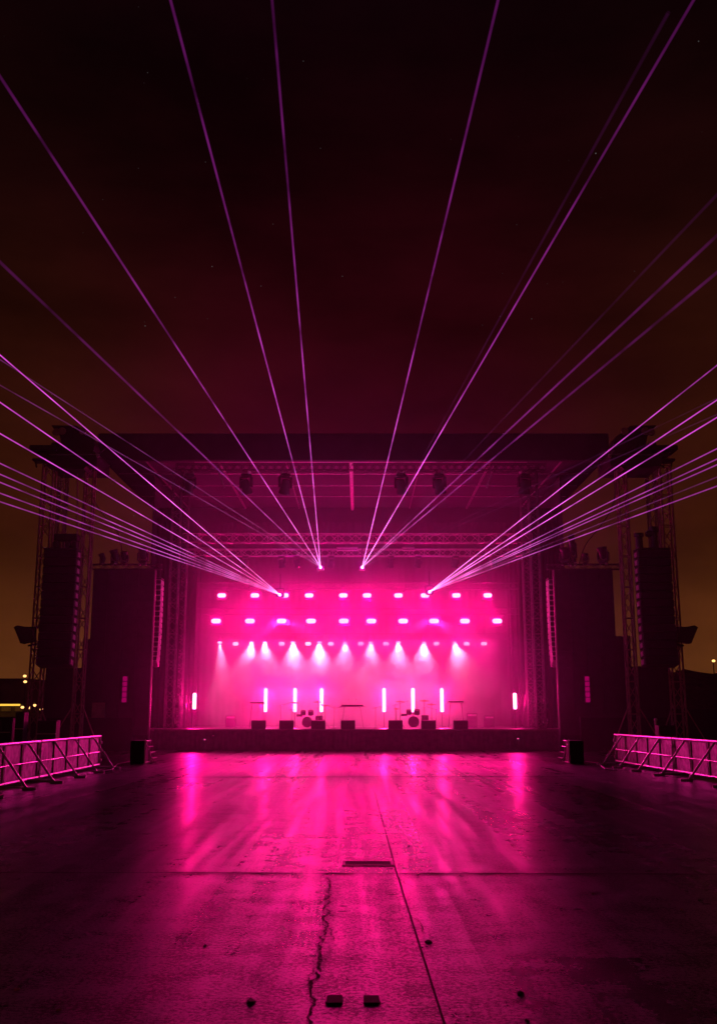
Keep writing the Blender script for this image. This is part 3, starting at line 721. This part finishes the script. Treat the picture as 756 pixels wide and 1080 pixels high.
# ------------------------------------------------------------------ PA towers
def mast(px_b, py_b, px_t, py_t, Y, label, w_=.62):
    a = at(px_b, py_b, Y); b = at(px_t, py_t, Y); x = (a.x + b.x) / 2
    t = thing('truss_mast', label, 'truss mast', (x, Y, 0), 'truss masts of the speaker towers')
    part('mast', MB().truss((x, Y, .3), (x, Y, b.z), w_, w_ , .055, .028, seg=int(b.z / .9)), OLDALU, t)
    part('base', MB().b2((x - .8, Y - .8, .01), (x + .8, Y + .8, .3), ch=.04), BLACK, t)
    for s in (-1, 1): part('outrigger', MB().tube((x + s * w_ / 2, Y, 2.6), (x + s * 1.5, Y - .6, .1), .04).box((x + s * 1.5, Y - .6, .06), (.3, .3, .1)), OLDALU, t)
    return x, b.z
def sym(p): return 750 - p
xsL1, zt = mast(35, 760, 54, 492, 57.5, 'outer truss mast of the left speaker tower')
xsL2, _ = mast(84, 760, 94, 492, 57.5, 'inner truss mast of the left speaker tower', .5)
xsR1, _ = mast(718, 760, 697, 492, 57.5, 'outer truss mast of the right speaker tower')
xsR2, _ = mast(666, 760, 656, 492, 57.5, 'inner truss mast of the right speaker tower', .5)
# rear masts, dimly seen
mast(52, 760, 68, 494, 62.5, 'rear truss mast behind the left speaker tower', .5); mast(702, 760, 684, 494, 62.5, 'rear truss mast behind the right speaker tower', .5)

def platform(side_):
    m = (lambda p: p) if side_ == 'left' else (lambda p: 746 - p)
    Y = 57.3
    t = thing('rigging_platform', 'dark cluttered rigging platform on top of the %s speaker tower' % side_, 'rigging platform', (at(m(70), 490, Y).x, Y, at(m(70), 490, Y).z), 'rigging platforms on the towers')
    def bx(pa, ya, pb, yb, d0=-.8, d1=.8, m_=BLACK, nm='frame_beam'):
        a = at(m(pa), ya, Y); b = at(m(pb), yb, Y); lo = (min(a.x, b.x), Y + d0, min(a.z, b.z)); hi = (max(a.x, b.x), Y + d1, max(a.z, b.z)); part(nm, MB().b2(lo, hi, ch=.03), m_, t)
    bx(54, 481, 106, 495, -.8, 2.2, nm='deck'); 
    # tapering lower wedge
    a = at(m(50), 484, Y); b = at(m(104), 484, Y); c = at(m(92), 498, Y); d = at(m(62), 496, Y)
    mb = MB(); vs = [Vector((v.x, Y + dy, v.z)) for dy in (-.75, 1.2) for v in (a, b, c, d)]
    mb._add(vs, [(0, 1, 2, 3), (7, 6, 5, 4), (0, 4, 5, 1), (1, 5, 6, 2), (2, 6, 7, 3), (3, 7, 4, 0)]); part('under_frame', mb, BLACK, t)
    bx(36, 473, 64, 478); bx(37, 485.5, 60, 488, -.5, .3); bx(44, 479, 52, 484, -.4, .4, nm='lamp_box')
    part('rail', MB().tube(at(m(52), 479.6, Y - .85), at(m(103), 479.2, Y - .85), .045), ALU, t)
    part('rail_clip', MB().box(at(m(103.5), 480.5, Y - .9), (.18, .14, .22), ch=.03).tube(at(m(99), 475, Y - .9), at(m(104), 481, Y - .9), .04), ALU, t)
    # hoist box leaning on top
    pts = [(57, 451), (84, 451.5), (92, 458), (99, 463), (103, 472), (100, 480), (62, 480), (68, 472), (66, 462)]
    vs = [at(m(x_), y_, Y) for x_, y_ in pts]; n = len(vs); mb = MB()
    V = [Vector((v.x, Y - .5, v.z)) for v in vs] + [Vector((v.x, Y + .7, v.z)) for v in vs]
    mb._add(V, [tuple(range(n)), tuple(range(2 * n - 1, n - 1, -1))] + [(i, n + i, n + (i + 1) % n, (i + 1) % n) for i in range(n)])
    part('hoist_housing', mb, BLACK, t)
    bx(56, 468, 64, 474, -.3, .3, nm='lamp_box')
    for p_ in ((60, 456), (66, 455), (88, 455)):
        q = at(m(p_[0]), p_[1], Y - .6); part('hoist_wheel', MB().lathe([(.2, 0), (.24, .05), (.2, .1)], 16, Matrix.Translation(q) @ Matrix.Rotation(math.pi / 2, 4, 'X')), OLDALU, t, smooth=True)
    for pa, ya, pb, yb in ((40, 478, 52, 470), (58, 480, 70, 470), (47, 492, 60, 486), (84, 452, 97, 466), (103, 480, 112, 472)):
        part('strut', MB().tube(at(m(pa), ya, Y - .4), at(m(pb), yb, Y - .4), .04), BLACK, t)
    for p_ in (38, 46, 56): part('hook', MB().tube(at(m(p_), 488, Y), at(m(p_ + 1), 493, Y), .05), BLACK, t)
platform('left'); platform('right')

# main arrays
def main_array(side_):
    m = (lambda p: p) if side_ == 'left' else (lambda p: 753.5 - p)
    Y = 56.6
    t = array(m(66.5), 581, m(65), 703.5, Y, 1.9, 14, 'main_speaker_array', 'large black hanging line array on the %s speaker tower' % side_, .22, 'large hanging line arrays', .9, 0, BLACK)
    a = at(m(66.5), 581, Y)
    t2 = thing('chain_hoist', 'dark chain hoists on top of the %s line array' % side_, 'hoist', (a.x, Y, a.z + .2), 'chain hoists above the arrays')
    if side_ == 'left':
        part('bumper', MB().b2((at(59, 565, Y).x, Y - .4, at(59, 571, Y).z), (at(84, 565, Y).x, Y + .3, at(59, 564, Y).z), ch=.04), BLACK, t2)
        for p_ in (61.5, 74, 81): part('hoist_body', MB().b2((at(p_ - 3, 560, Y).x, Y - .35, a.z + .13), (at(p_ + 3, 560, Y).x, Y + .25, at(59, 571.5, Y).z), ch=.05), BLACK, t2)
        part('chain', MB().tube(at(82, 566, Y), at(82, 500, Y), .04), OLDALU, t2); part('chain', MB().tube(at(66, 566, Y), at(68, 500, Y), .02), OLDALU, t2)
    else:
        for p_, top in ((674, 564), (690, 557)):
            q = at(p_, 580, Y); z1 = at(p_, top, Y).z
            part('hoist_body', MB().lathe([(.2, 0), (.22, .1), (.2, (z1 - a.z) * .7), (.28, (z1 - a.z) * .75), (.28, (z1 - a.z) * .95), (.16, z1 - a.z - .12)], 14, Matrix.Translation((q.x, Y, a.z + .12))), BLACK, t2, smooth=True)
        part('hoist_body', MB().box(at(684, 563, Y), (.4, .4, .35), ch=.08), BLACK, t2)
        part('chain', MB().tube(at(691, 560, Y), at(689, 500, Y), .03), OLDALU, t2)
main_array('left'); main_array('right')

# floodlights on side brackets
for side_ in ('left', 'right'):
    m = (lambda p: p) if side_ == 'left' else (lambda p: 750.5 - p)
    Y = 57.0; q = at(m(28), 670, Y)
    t = thing('floodlight', 'unlit box floodlight on a bracket off the outer %s mast' % side_, 'floodlight', q, 'bracket floodlights on the masts')
    pts = [(17, 662), (21, 660), (36, 663), (37, 676), (24, 679)]
    vs = [at(m(x_), y_, Y) for x_, y_ in pts]; n = len(vs); V = [Vector((v.x, Y - .35, v.z)) for v in vs] + [Vector((v.x, Y + .35, v.z)) for v in vs]
    part('housing', MB()._add(V, [tuple(range(n)), tuple(range(2 * n - 1, n - 1, -1))] + [(i, n + i, n + (i + 1) % n, (i + 1) % n) for i in range(n)]), BLACK, t)
    part('bracket', MB().tube(at(m(20), 662, Y), at(m(45), 662, Y), .06).tube(at(m(30), 681, Y), at(m(46), 678, Y), .06).tube(at(m(38), 662, Y), at(m(38), 681, Y), .05), BLACK, t)
    part('stay', MB().tube(at(m(33), 681, Y), at(m(38), 692, Y), .03), BLACK, t)
    part('clamp', MB().box(at(m(44), 673, Y), (.3, .3, .2), ch=.03), BLACK, t); part('clamp', MB().box(at(m(43), 660, Y), (.2, .3, .25), ch=.03), BLACK, t)

# dark scrim walls below the arrays, side fences
def flat(name, pa, ya, pb, Y, label, m_=SCRIM, cat='scrim wall', th=.08, z0=.01, parts=True):
    a = at(pa, ya, Y); b = at(pb, ya, Y); xa, xb = sorted((a.x, b.x)); z1 = a.z
    t = thing(name, label, cat, ((xa + xb) / 2, Y, 0))
    part('cloth_panel', MB().b2((xa, Y, z0), (xb, Y + th, z1)), m_, t)
    n = max(2, round((xb - xa) / 2.4))
    for i in range(n + 1): x = xa + (xb - xa) * i / n; part('post', MB().tube((x, Y + th + .06, 0), (x, Y + th + .06, z1 + .05), .04), BLACK, t)
    part('top_rail', MB().tube((xa, Y + th + .06, z1 - .04), (xb, Y + th + .06, z1 - .04), .035), OLDALU, t)
    return t
flat('scrim_wall', 49, 704.5, 100, 60.5, 'dark mesh wall below the left line array')
flat('scrim_wall', 643, 703, 706, 60.5, 'dark mesh wall below the right line array')
flat('scrim_wall', 88, 674, 102, 62.0, 'taller dark cloth panel between the left tower and screen')
flat('scrim_wall', 644, 671, 664, 62.0, 'taller dark cloth panel between the right tower and screen')
flat('site_fence', -60, 756, 48, 58, 'low dark covered fence left of the speaker tower', CLOTH, 'fence')
flat('site_fence', 706, 748, 820, 58, 'low dark covered fence right of the speaker tower', CLOTH, 'fence')
flat('hung_banner', 97.5, 741, 111, 58.8, 'small dim tan banner on the fence left of the screen', WHITEY, 'banner', th=.04, z0=at(97, 764, 58.8).z)
flat('site_fence', 48, 757, 140, 58.4, 'low dark covered fence in front of the left screen', CLOTH, 'fence')
flat('site_fence', 612, 757, 706, 58.4, 'low dark covered fence in front of the right screen', CLOTH, 'fence')
for s, px, py in (('left', 62, 762), ('right', 691, 760)):
    q = gp(px, 790 if s == 'left' else 788); Y = 52; a = at(px, py, Y)
    t = thing('marker_post', 'slim post standing behind the %s crowd barrier' % s, 'post', (a.x, Y, 0), 'slim marker posts')
    part('post', MB().tube((a.x, Y, 0), (a.x, Y, a.z), .06), GALV, t); part('foot', MB().lathe([(.3, 0), (.28, .06), (.08, .1)], 14, Matrix.Translation((a.x, Y, 0))), RUBB, t)
    part('cap', MB().lathe([(.08, 0), (.1, .05), (.05, .12)], 10, Matrix.Translation((a.x, Y, a.z))), GALV, t)

# ------------------------------------------------------------------ crowd barriers
def barrier(A, B, side_, lab, H=1.22, nb=3, zs=(0, 0)):
    A = Vector((A.x, A.y, 0)); B = Vector((B.x, B.y, 0)); d = (B - A); Ln = d.length; d.normalize()
    inn = Vector((d.y, -d.x, 0)); 
    if (inn.x > 0) != (side_ == 'left'): inn = -inn
    t = thing('crowd_barrier', lab, 'crowd barrier', A, 'steel crowd barriers')
    up = Vector((0, 0, 1)); g_ = .06
    A2 = A + d * g_; L2 = Ln - 2 * g_
    P_ = lambda s, z, o=0: A2 + d * (L2 * s) + up * z + inn * o
    fr = MB().tube(P_(0, .1), P_(0, H), .04, 8).tube(P_(1, .1), P_(1, H), .04, 8).tube(P_(0, H), P_(1, H), .045, 8).tube(P_(0, .14), P_(1, .14), .04, 8)
    part('frame', fr, GALV, t)
    part('mid_rail', MB().tube(P_(.02, .62, .02), P_(.98, .62, .02), .02), GALV, t)
    for k in range(nb + 2):
        a, b = P_((k + .08) / (nb + 2), .18, -.03), P_((k + .9) / (nb + 2), H - .05, -.03)
        e1 = inn * .012
        v = [a, Vector((b.x, b.y, a.z)), b, Vector((a.x, a.y, b.z))]
        v = [q - e1 for q in v] + [q + e1 for q in v]
        part('infill_sheet', MB()._add(v, [(0, 1, 2, 3), (7, 6, 5, 4), (0, 4, 5, 1), (1, 5, 6, 2), (2, 6, 7, 3), (3, 7, 4, 0)]), SHEET, t)
        part('upright', MB().tube(P_((k + .99) / (nb + 2.05), .14), P_((k + .99) / (nb + 2.05), H), .026), GALV, t)
    for k in range(nb):
        s = (k + .55) / nb
        br_ = part('brace', MB().tube(P_(s, H - .04, .02), P_(s + .06, .04, .72), .036, 8).tube(P_(s + .005, .14, .02), P_(s + .06, .05, .72), .02, 8), GALV, t)
        part('foot_plate', MB().tube(P_(s + .06, .03, .6), P_(s + .06, .03, .98), .05, 6), GALV, br_)
    for s in (0, 1): part('coupling', MB().box(P_(s, H * .8, .03), (.1, .1, .12), ch=.02).box(P_(s, .3, .03), (.1, .1, .12), ch=.02), GALV, t)
    part('spread_foot', MB().tube(P_(0, .05, -.5), P_(0, .05, .5), .04).tube(P_(1, .05, -.5), P_(1, .05, .5), .04), GALV, t)
a = gp(105, 810); b = gp(0, 833.5)
dirL = (b - a); J = a + dirL * ((gp(39, 824.5).y - a.y) / dirL.y)
barrier(J, a, 'left', 'far crowd barrier of the pair along the left edge')
barrier(J + dirL.normalized() * 8.4, J, 'left', 'near crowd barrier cut by the left edge of the picture')
a = gp(649, 806); b = gp(756, 825)
dirR = (b - a); J = a + dirR * ((gp(711, 817).y - a.y) / dirR.y)
barrier(J, a, 'right', 'far crowd barrier of the pair along the right edge')
barrier(J + dirR.normalized() * 8.4, J, 'right', 'near crowd barrier cut by the right edge of the picture')

# ------------------------------------------------------------------ far surroundings
def hill(name, prof, Y, depth):
    mb = MB(); pts = [at(px, py, Y) for px, py in prof]; fine_ = []
    for p, q in zip(pts, pts[1:]):
        for i in range(24): v = p.lerp(q, i / 24); v.z += random.uniform(-.35, .75) * (Y / 150); fine_.append(v)
    fine_.append(pts[-1]); rows = []
    for r_, (dy, f) in enumerate(((0, 0), (depth * .35, .7), (depth * .6, 1), (depth, .5))):
        rows.append([Vector((v.x, v.y + dy, v.z * f + (0 if r_ in (0, 2) else random.uniform(-.5, .5)))) for v in fine_])
    for r_, s in zip(rows, rows[1:]):
        for i in range(len(r_) - 1): mb.quad(r_[i], r_[i + 1], s[i + 1], s[i])
    return tag(part(name, mb, LEAF), kind='structure')
hill('hill', [(-500, 712), (-200, 700), (-60, 708), (0, 707), (45, 710), (120, 716), (300, 722), (500, 722), (640, 715), (690, 702), (712, 700), (724, 697), (735, 700), (756, 694), (860, 690), (1200, 705)], 190, 130)
# low building with a sodium lit canopy, far left
Y = 120
a = at(-70, 715, Y); b = at(26, 715, Y)
t = thing('low_building', 'dark low building with a glowing yellow eave strip at the far left', 'building', ((a.x + b.x) / 2, Y, 0))
ze = at(10, 742.5, Y).z; zb = at(10, 750, Y).z
part('wall', MB().b2((a.x, Y + 1.5, 0), (b.x, Y + 12, a.z)), CONC, t)
part('canopy', MB().b2((a.x, Y - .6, ze + .02), (b.x + .4, Y + 1.45, ze + .35), ch=.05), CONC, t)
part('light_band', MB().b2((a.x, Y - .4, ze - .22), (b.x - .2, Y - .2, ze)), E_YEL, t)
for k in range(9):
    x = b.x - .8 - k * 1.6; f = part('window', MB().b2((x - .55, Y + 1.42, zb), (x + .55, Y + 1.48, ze - .35)), WHITEY, t); part('window_frame', MB().b2((x - .65, Y + 1.3, zb - .12), (x + .65, Y + 1.41, zb - .02)).b2((x - .65, Y + 1.3, ze - .33), (x + .65, Y + 1.41, ze - .26)), BLACK, f)
for i, (px, py, Yk) in enumerate(((27, 719, 118), (26.5, 713, 130), (24, 746, 100), (37, 744, 99), (44, 748, 98), (752, 697, 170), (31, 746.5, 102))):
    q = at(px, py, Yk)
    t = thing('street_lamp', ('upper lit lamp between the tower legs and the hill', 'topmost distant lit lamp left of the tower', 'distant lit lamp at the end of the yellow building', 'bright low lamp behind the outer left mast', 'low lamp right of the outer left mast', 'lone distant lamp on the right hillside', 'small lamp between the building and the mast')[i], 'street lamp', (q.x, Yk, 0), 'distant street lamps')
    r_ = .11 * Yk / 60
    part('pole', MB().tube((q.x, Yk + .2, 0), (q.x, Yk + .2, q.z + r_), .08, 6), BLACK, t)
    part('arm', MB().tube((q.x, Yk + .2, q.z + r_), (q.x, Yk - .3, q.z + r_ + .1), .05, 6), BLACK, t)
    part('lamp_head', MB().lathe([(r_ * .6, -r_ * .6), (r_, 0), (r_ * .6, r_ * .6)], 10, Matrix.Translation(q)), E_WARM, t)
# parked equipment silhouettes behind the left barrier
for i, (pa, pb, py, Yk, lab) in enumerate(((2, 12, 757, 50, 'squat dark flight case behind the left barrier'), (17, 26, 751, 50, 'upright dark flight case behind the left barrier'), (40, 60, 760, 51, 'wide dark flight case near the left mast foot'), (694, 712, 765, 51, 'wide dark flight case near the right mast foot'))):
    a = at(pa, py, Yk); b = at(pb, py, Yk); t = thing('flight_case', lab, 'flight case', ((a.x + b.x) / 2, Yk, 0), 'dark flight cases behind the barriers')
    part('case_body', MB().b2((a.x, Yk, .14), (b.x, Yk + .7, a.z), ch=.03), DKBOX, t)
    for sx in (a.x + .1, b.x - .1):
        for yy in (Yk + .1, Yk + .6): part('caster', MB().tube((sx - .025, yy, .06), (sx + .025, yy, .06), .058, 12), RUBB, t)
    part('lid_band', MB().b2((a.x - .01, Yk - .012, a.z * .62), (b.x + .01, Yk - .001, a.z * .62 + .05)), GALV, t)

# ------------------------------------------------------------------ lasers
def beam_mat(name, s, tint=(1, .30, .85), L1=19):
    m = bpy.data.materials.new(name); m.use_nodes = True; nt = m.node_tree; N = nt.nodes; L = nt.links; N.clear()
    o = N.new('ShaderNodeOutputMaterial'); e = N.new('ShaderNodeEmission'); tr = N.new('ShaderNodeBsdfTransparent'); ad = N.new('ShaderNodeAddShader')
    tc = N.new('ShaderNodeTexCoord'); ln = N.new('ShaderNodeVectorMath'); ln.operation = 'LENGTH'; L.new(tc.outputs['Object'], ln.inputs[0])
    r = N.new('ShaderNodeMath'); r.operation = 'DIVIDE'; r.inputs[1].default_value = -L1; L.new(ln.outputs['Value'], r.inputs[0])
    ex = N.new('ShaderNodeMath'); ex.operation = 'EXPONENT'; L.new(r.outputs[0], ex.inputs[0])
    ml = N.new('ShaderNodeMath'); ml.operation = 'MULTIPLY'; ml.inputs[1].default_value = s; gm = N.new('ShaderNodeNewGeometry'); dt = N.new('ShaderNodeVectorMath'); dt.operation = 'DOT_PRODUCT'; L.new(gm.outputs['Normal'], dt.inputs[0]); L.new(gm.outputs['Incoming'], dt.inputs[1])
    ba = N.new('ShaderNodeMath'); ba.operation = 'ABSOLUTE'; L.new(dt.outputs['Value'], ba.inputs[0]); bp = N.new('ShaderNodeMath'); bp.operation = 'POWER'; bp.inputs[1].default_value = 1.6; L.new(ba.outputs[0], bp.inputs[0])
    hz = N.new('ShaderNodeTexNoise'); hz.inputs['Scale'].default_value = .5; hz.inputs['Detail'].default_value = 5; L.new(tc.outputs['Object'], hz.inputs['Vector'])
    hr = N.new('ShaderNodeMapRange'); hr.inputs['From Min'].default_value = .32; hr.inputs['From Max'].default_value = .68; hr.inputs['To Min'].default_value = .3; hr.inputs['To Max'].default_value = 1.6; L.new(hz.outputs['Fac'], hr.inputs['Value'])
    hm = N.new('ShaderNodeMath'); hm.operation = 'MULTIPLY'; L.new(hr.outputs[0], hm.inputs[0]); L.new(bp.outputs[0], hm.inputs[1]); bp = hm
    b2 = N.new('ShaderNodeMath'); b2.operation = 'MULTIPLY'; L.new(bp.outputs[0], b2.inputs[0]); L.new(ex.outputs[0], b2.inputs[1]); L.new(b2.outputs[0], ml.inputs[0])
    mx = N.new('ShaderNodeMix'); mx.data_type = 'RGBA'; mx.inputs['A'].default_value = (.85, .05, .8, 1); mx.inputs['B'].default_value = (*tint, 1)
    L.new(ex.outputs[0], mx.inputs['Factor']); L.new(mx.outputs['Result'], e.inputs['Color']); L.new(ml.outputs[0], e.inputs['Strength'])
    L.new(e.outputs[0], ad.inputs[0]); L.new(tr.outputs[0], ad.inputs[1]); L.new(ad.outputs[0], o.inputs['Surface']); m.cycles.emission_sampling = 'NONE'
    return m
BM = {13: beam_mat('beam_tall', 5.0, L1=8), 12: beam_mat('beam_tall_medium', 2.6, L1=9), 3: beam_mat('beam_bright', 4.2, L1=13), 2: beam_mat('beam_medium', 2.4, L1=13), 1: beam_mat('beam_faint', .36), 0: beam_mat('beam_ghost', .07)}
fans = [
 ('laser projector throwing the left centre fan of beams', (338, 598), [((0, 80), 3), ((180, 0), 3), ((287, 0), 3), ((0, 276), 2), ((0, 379), 1), ((0, 406), 1)]),
 ('laser projector throwing the right centre fan of beams', (382, 598), [((525, 0), 3), ((731, 0), 3), ((756, 248), 2), ((756, 287), 2), ((756, 205), 0), ((756, 437), 0), ((756, 420), 0), ((640, 130), 0)]),
 ('laser projector throwing the far left fan of beams', (295, 627), [((0, 374), 3), ((0, 424), 3), ((0, 457), 3), ((0, 488.5), 2), ((0, 500), 2), ((0, 508.5), 2), ((0, 520), 2), ((0, 529), 2)]),
 ('laser projector throwing the far right fan of beams', (453, 624), [((756, 385), 3), ((756, 421.6), 3), ((756, 440), 3), ((756, 473), 2), ((756, 484), 2), ((756, 490), 2), ((756, 503), 1), ((756, 512.5), 2)]),
]
for lab, o_, bs in fans:
    Y0 = 63.5; q = at(*o_, Y0)
    t = thing('laser_projector', lab, 'laser projector', q, 'laser projectors')
    part('housing', MB().box((q.x, Y0 + .42, q.z), (.42, .5, .3), ch=.04), BLACK, t)
    part('yoke', MB().box((q.x - .24, Y0 + .42, q.z + .15), (.04, .1, .5)).box((q.x + .24, Y0 + .42, q.z + .15), (.04, .1, .5)).box((q.x, Y0 + .42, q.z + .42), (.52, .1, .04)).tube((q.x, Y0 + .42, q.z + .42), (q.x, Y0 + .42, q.z + 1.4), .03), BLACK, t)
    part('aperture', MB().lathe([(.09, 0), (.09, .03), (.05, .05)], 12, Matrix.Translation((q.x, Y0 + .165, q.z)) @ Matrix.Rotation(math.pi / 2, 4, 'X')), E_LAS, t)
    for (ex_, ey_), br_ in bs:
        fx, fy = o_[0] + (ex_ - o_[0]) * 1.25, o_[1] + (ey_ - o_[1]) * 1.25
        flat_ = abs(ey_ - o_[1]) < 260
        e = at(fx, fy, 34 if flat_ else 24); d0 = (e - q).normalized()
        part('laser_beam', MB().tube(q + d0 * .02, e, .020, 12, .032 if flat_ else .062, cap=False), BM[br_ + 10 if (not flat_ and br_ > 1) else br_], t)
    ld = bpy.data.lights.new('laser_glow', 'POINT'); ld.energy = 90; ld.color = (.9, .0, .6); ld.shadow_soft_size = .12
    lo = bpy.data.objects.new('laser_fill', ld); col.objects.link(lo); lo.location = q + Vector((0, -.25, 0))  # added purple fill standing in for scattered laser light

# ------------------------------------------------------------------ haze and smoke on stage
def vol(name, lo, hi, dens, colr, noise=None, aniso=.25, base=.1, fx=1.6, fy=.8, fz=2.2, ft=.55, n0=.43, n1=.66):
    m = bpy.data.materials.new(name + '_volume'); m.use_nodes = True; nt = m.node_tree; N = nt.nodes; L = nt.links; N.clear()
    o = N.new('ShaderNodeOutputMaterial'); v = N.new('ShaderNodeVolumePrincipled'); v.inputs['Color'].default_value = (*colr, 1); v.inputs['Density'].default_value = dens; v.inputs['Anisotropy'].default_value = aniso
    L.new(v.outputs[0], o.inputs['Volume'])
    if noise:
        tc = N.new('ShaderNodeTexCoord'); nz = N.new('ShaderNodeTexNoise'); nz.inputs['Scale'].default_value = noise; nz.inputs['Detail'].default_value = 4; nz.inputs['Roughness'].default_value = .6
        L.new(tc.outputs['Object'], nz.inputs['Vector']); r = N.new('ShaderNodeMapRange'); r.inputs['From Min'].default_value = n0; r.inputs['From Max'].default_value = n1; r.inputs['To Min'].default_value = dens * base; r.inputs['To Max'].default_value = dens
        L.new(nz.outputs['Fac'], r.inputs['Value'])
        sp3 = N.new('ShaderNodeSeparateXYZ'); L.new(tc.outputs['Object'], sp3.inputs[0]); acc = r.outputs[0]
        for ax, k0, k1, fd in (('X', lo[0], hi[0], fx), ('Y', lo[1], hi[1], fy), ('Z', lo[2], hi[2], fz)):
            for edge, dr in ((k0, 1), (k1, -1)):
                q = N.new('ShaderNodeMapRange'); q.interpolation_type = 'SMOOTHSTEP'; q.inputs['From Min'].default_value = edge; q.inputs['From Max'].default_value = edge + dr * (ft if (ax == 'Z' and dr < 0) else fd)
                L.new(sp3.outputs[ax], q.inputs['Value']); mu_ = N.new('ShaderNodeMath'); mu_.operation = 'MULTIPLY'; L.new(acc, mu_.inputs[0]); L.new(q.outputs[0], mu_.inputs[1]); acc = mu_.outputs[0]
        L.new(acc, v.inputs['Density'])
    mb = MB().b2(lo, hi)
    return tag(part(name, mb, m), kind='stuff')
vol('stage_haze', (at(186, 700, 61).x, 60.6, ZD + .01), (at(566, 700, 61).x, 67.0, 17), .014, (1, .92, 1))
vol('rear_stage_haze', (at(188, 700, 70).x, 67.01, ZD + .01), (at(564, 700, 70).x, 74.3, 13.6), .19, (1, .94, 1), noise=.34, aniso=.1, base=.25, fx=4.0, fy=2.0, fz=.01, ft=5.5, n0=.35, n1=.65)
vol('smoke', (at(222, 700, 70.5).x, 69.2, 2.6), (at(530, 700, 70.5).x, 73.4, 7.5), 1.3, (1, .97, 1), .38)

vol('front_haze', (-19, 47, .02), (19, 60.5, 21), .006, (1, .9, 1), aniso=.5)

# swagged cables from the roof corners to the towers
for lab, pts, Y_ in (('slack black cable looping from the left roof corner down to the screen header', [(104, 492), (98, 512), (101, 530), (112, 546), (124, 560), (132, 596)], 59.8),
                 ('slack black cable looping from the roof corner to the left rigging platform', [(118, 489), (108, 500), (100, 499), (94, 494)], 58.6),
                 ('slack black cable looping from the right roof corner down to the screen header', [(642, 492), (648, 515), (645, 535), (632, 556), (617, 575), (610, 596)], 59.8),
                 ('slack black cable looping from the roof corner to the right rigging platform', [(630, 489), (640, 501), (648, 500), (655, 494)], 58.6)):
    P3 = [at(x_, y_, Y_) for x_, y_ in pts]; sm = []
    for i in range(len(P3) - 1):
        p0, p1, p2, p3 = P3[max(i - 1, 0)], P3[i], P3[i + 1], P3[min(i + 2, len(P3) - 1)]
        for k in range(6):
            u = k / 6; sm.append(.5 * ((2 * p1) + (p2 - p0) * u + (2 * p0 - 5 * p1 + 4 * p2 - p3) * u * u + (3 * p1 - 3 * p2 + p3 - p0) * u ** 3))
    sm.append(P3[-1])
    single('cable', MB().path(sm, .03), RUBB, lab, 'cable', P3[0], 'slack cables at the roof corners')
# cable runs on the ground beside the stage
for lab, pts in (('thick cable run on the ground from the left steps to the barrier', [(137, 803), (124, 806), (118, 812), (108, 813)]), ('thick cable run on the ground from the right steps to the barrier', [(617, 803), (630, 805), (638, 811), (650, 812)])):
    P3 = [gp(x_, y_, .03) for x_, y_ in pts]; single('cable', MB().path(P3, .03), RUBB, lab, 'cable', P3[0])
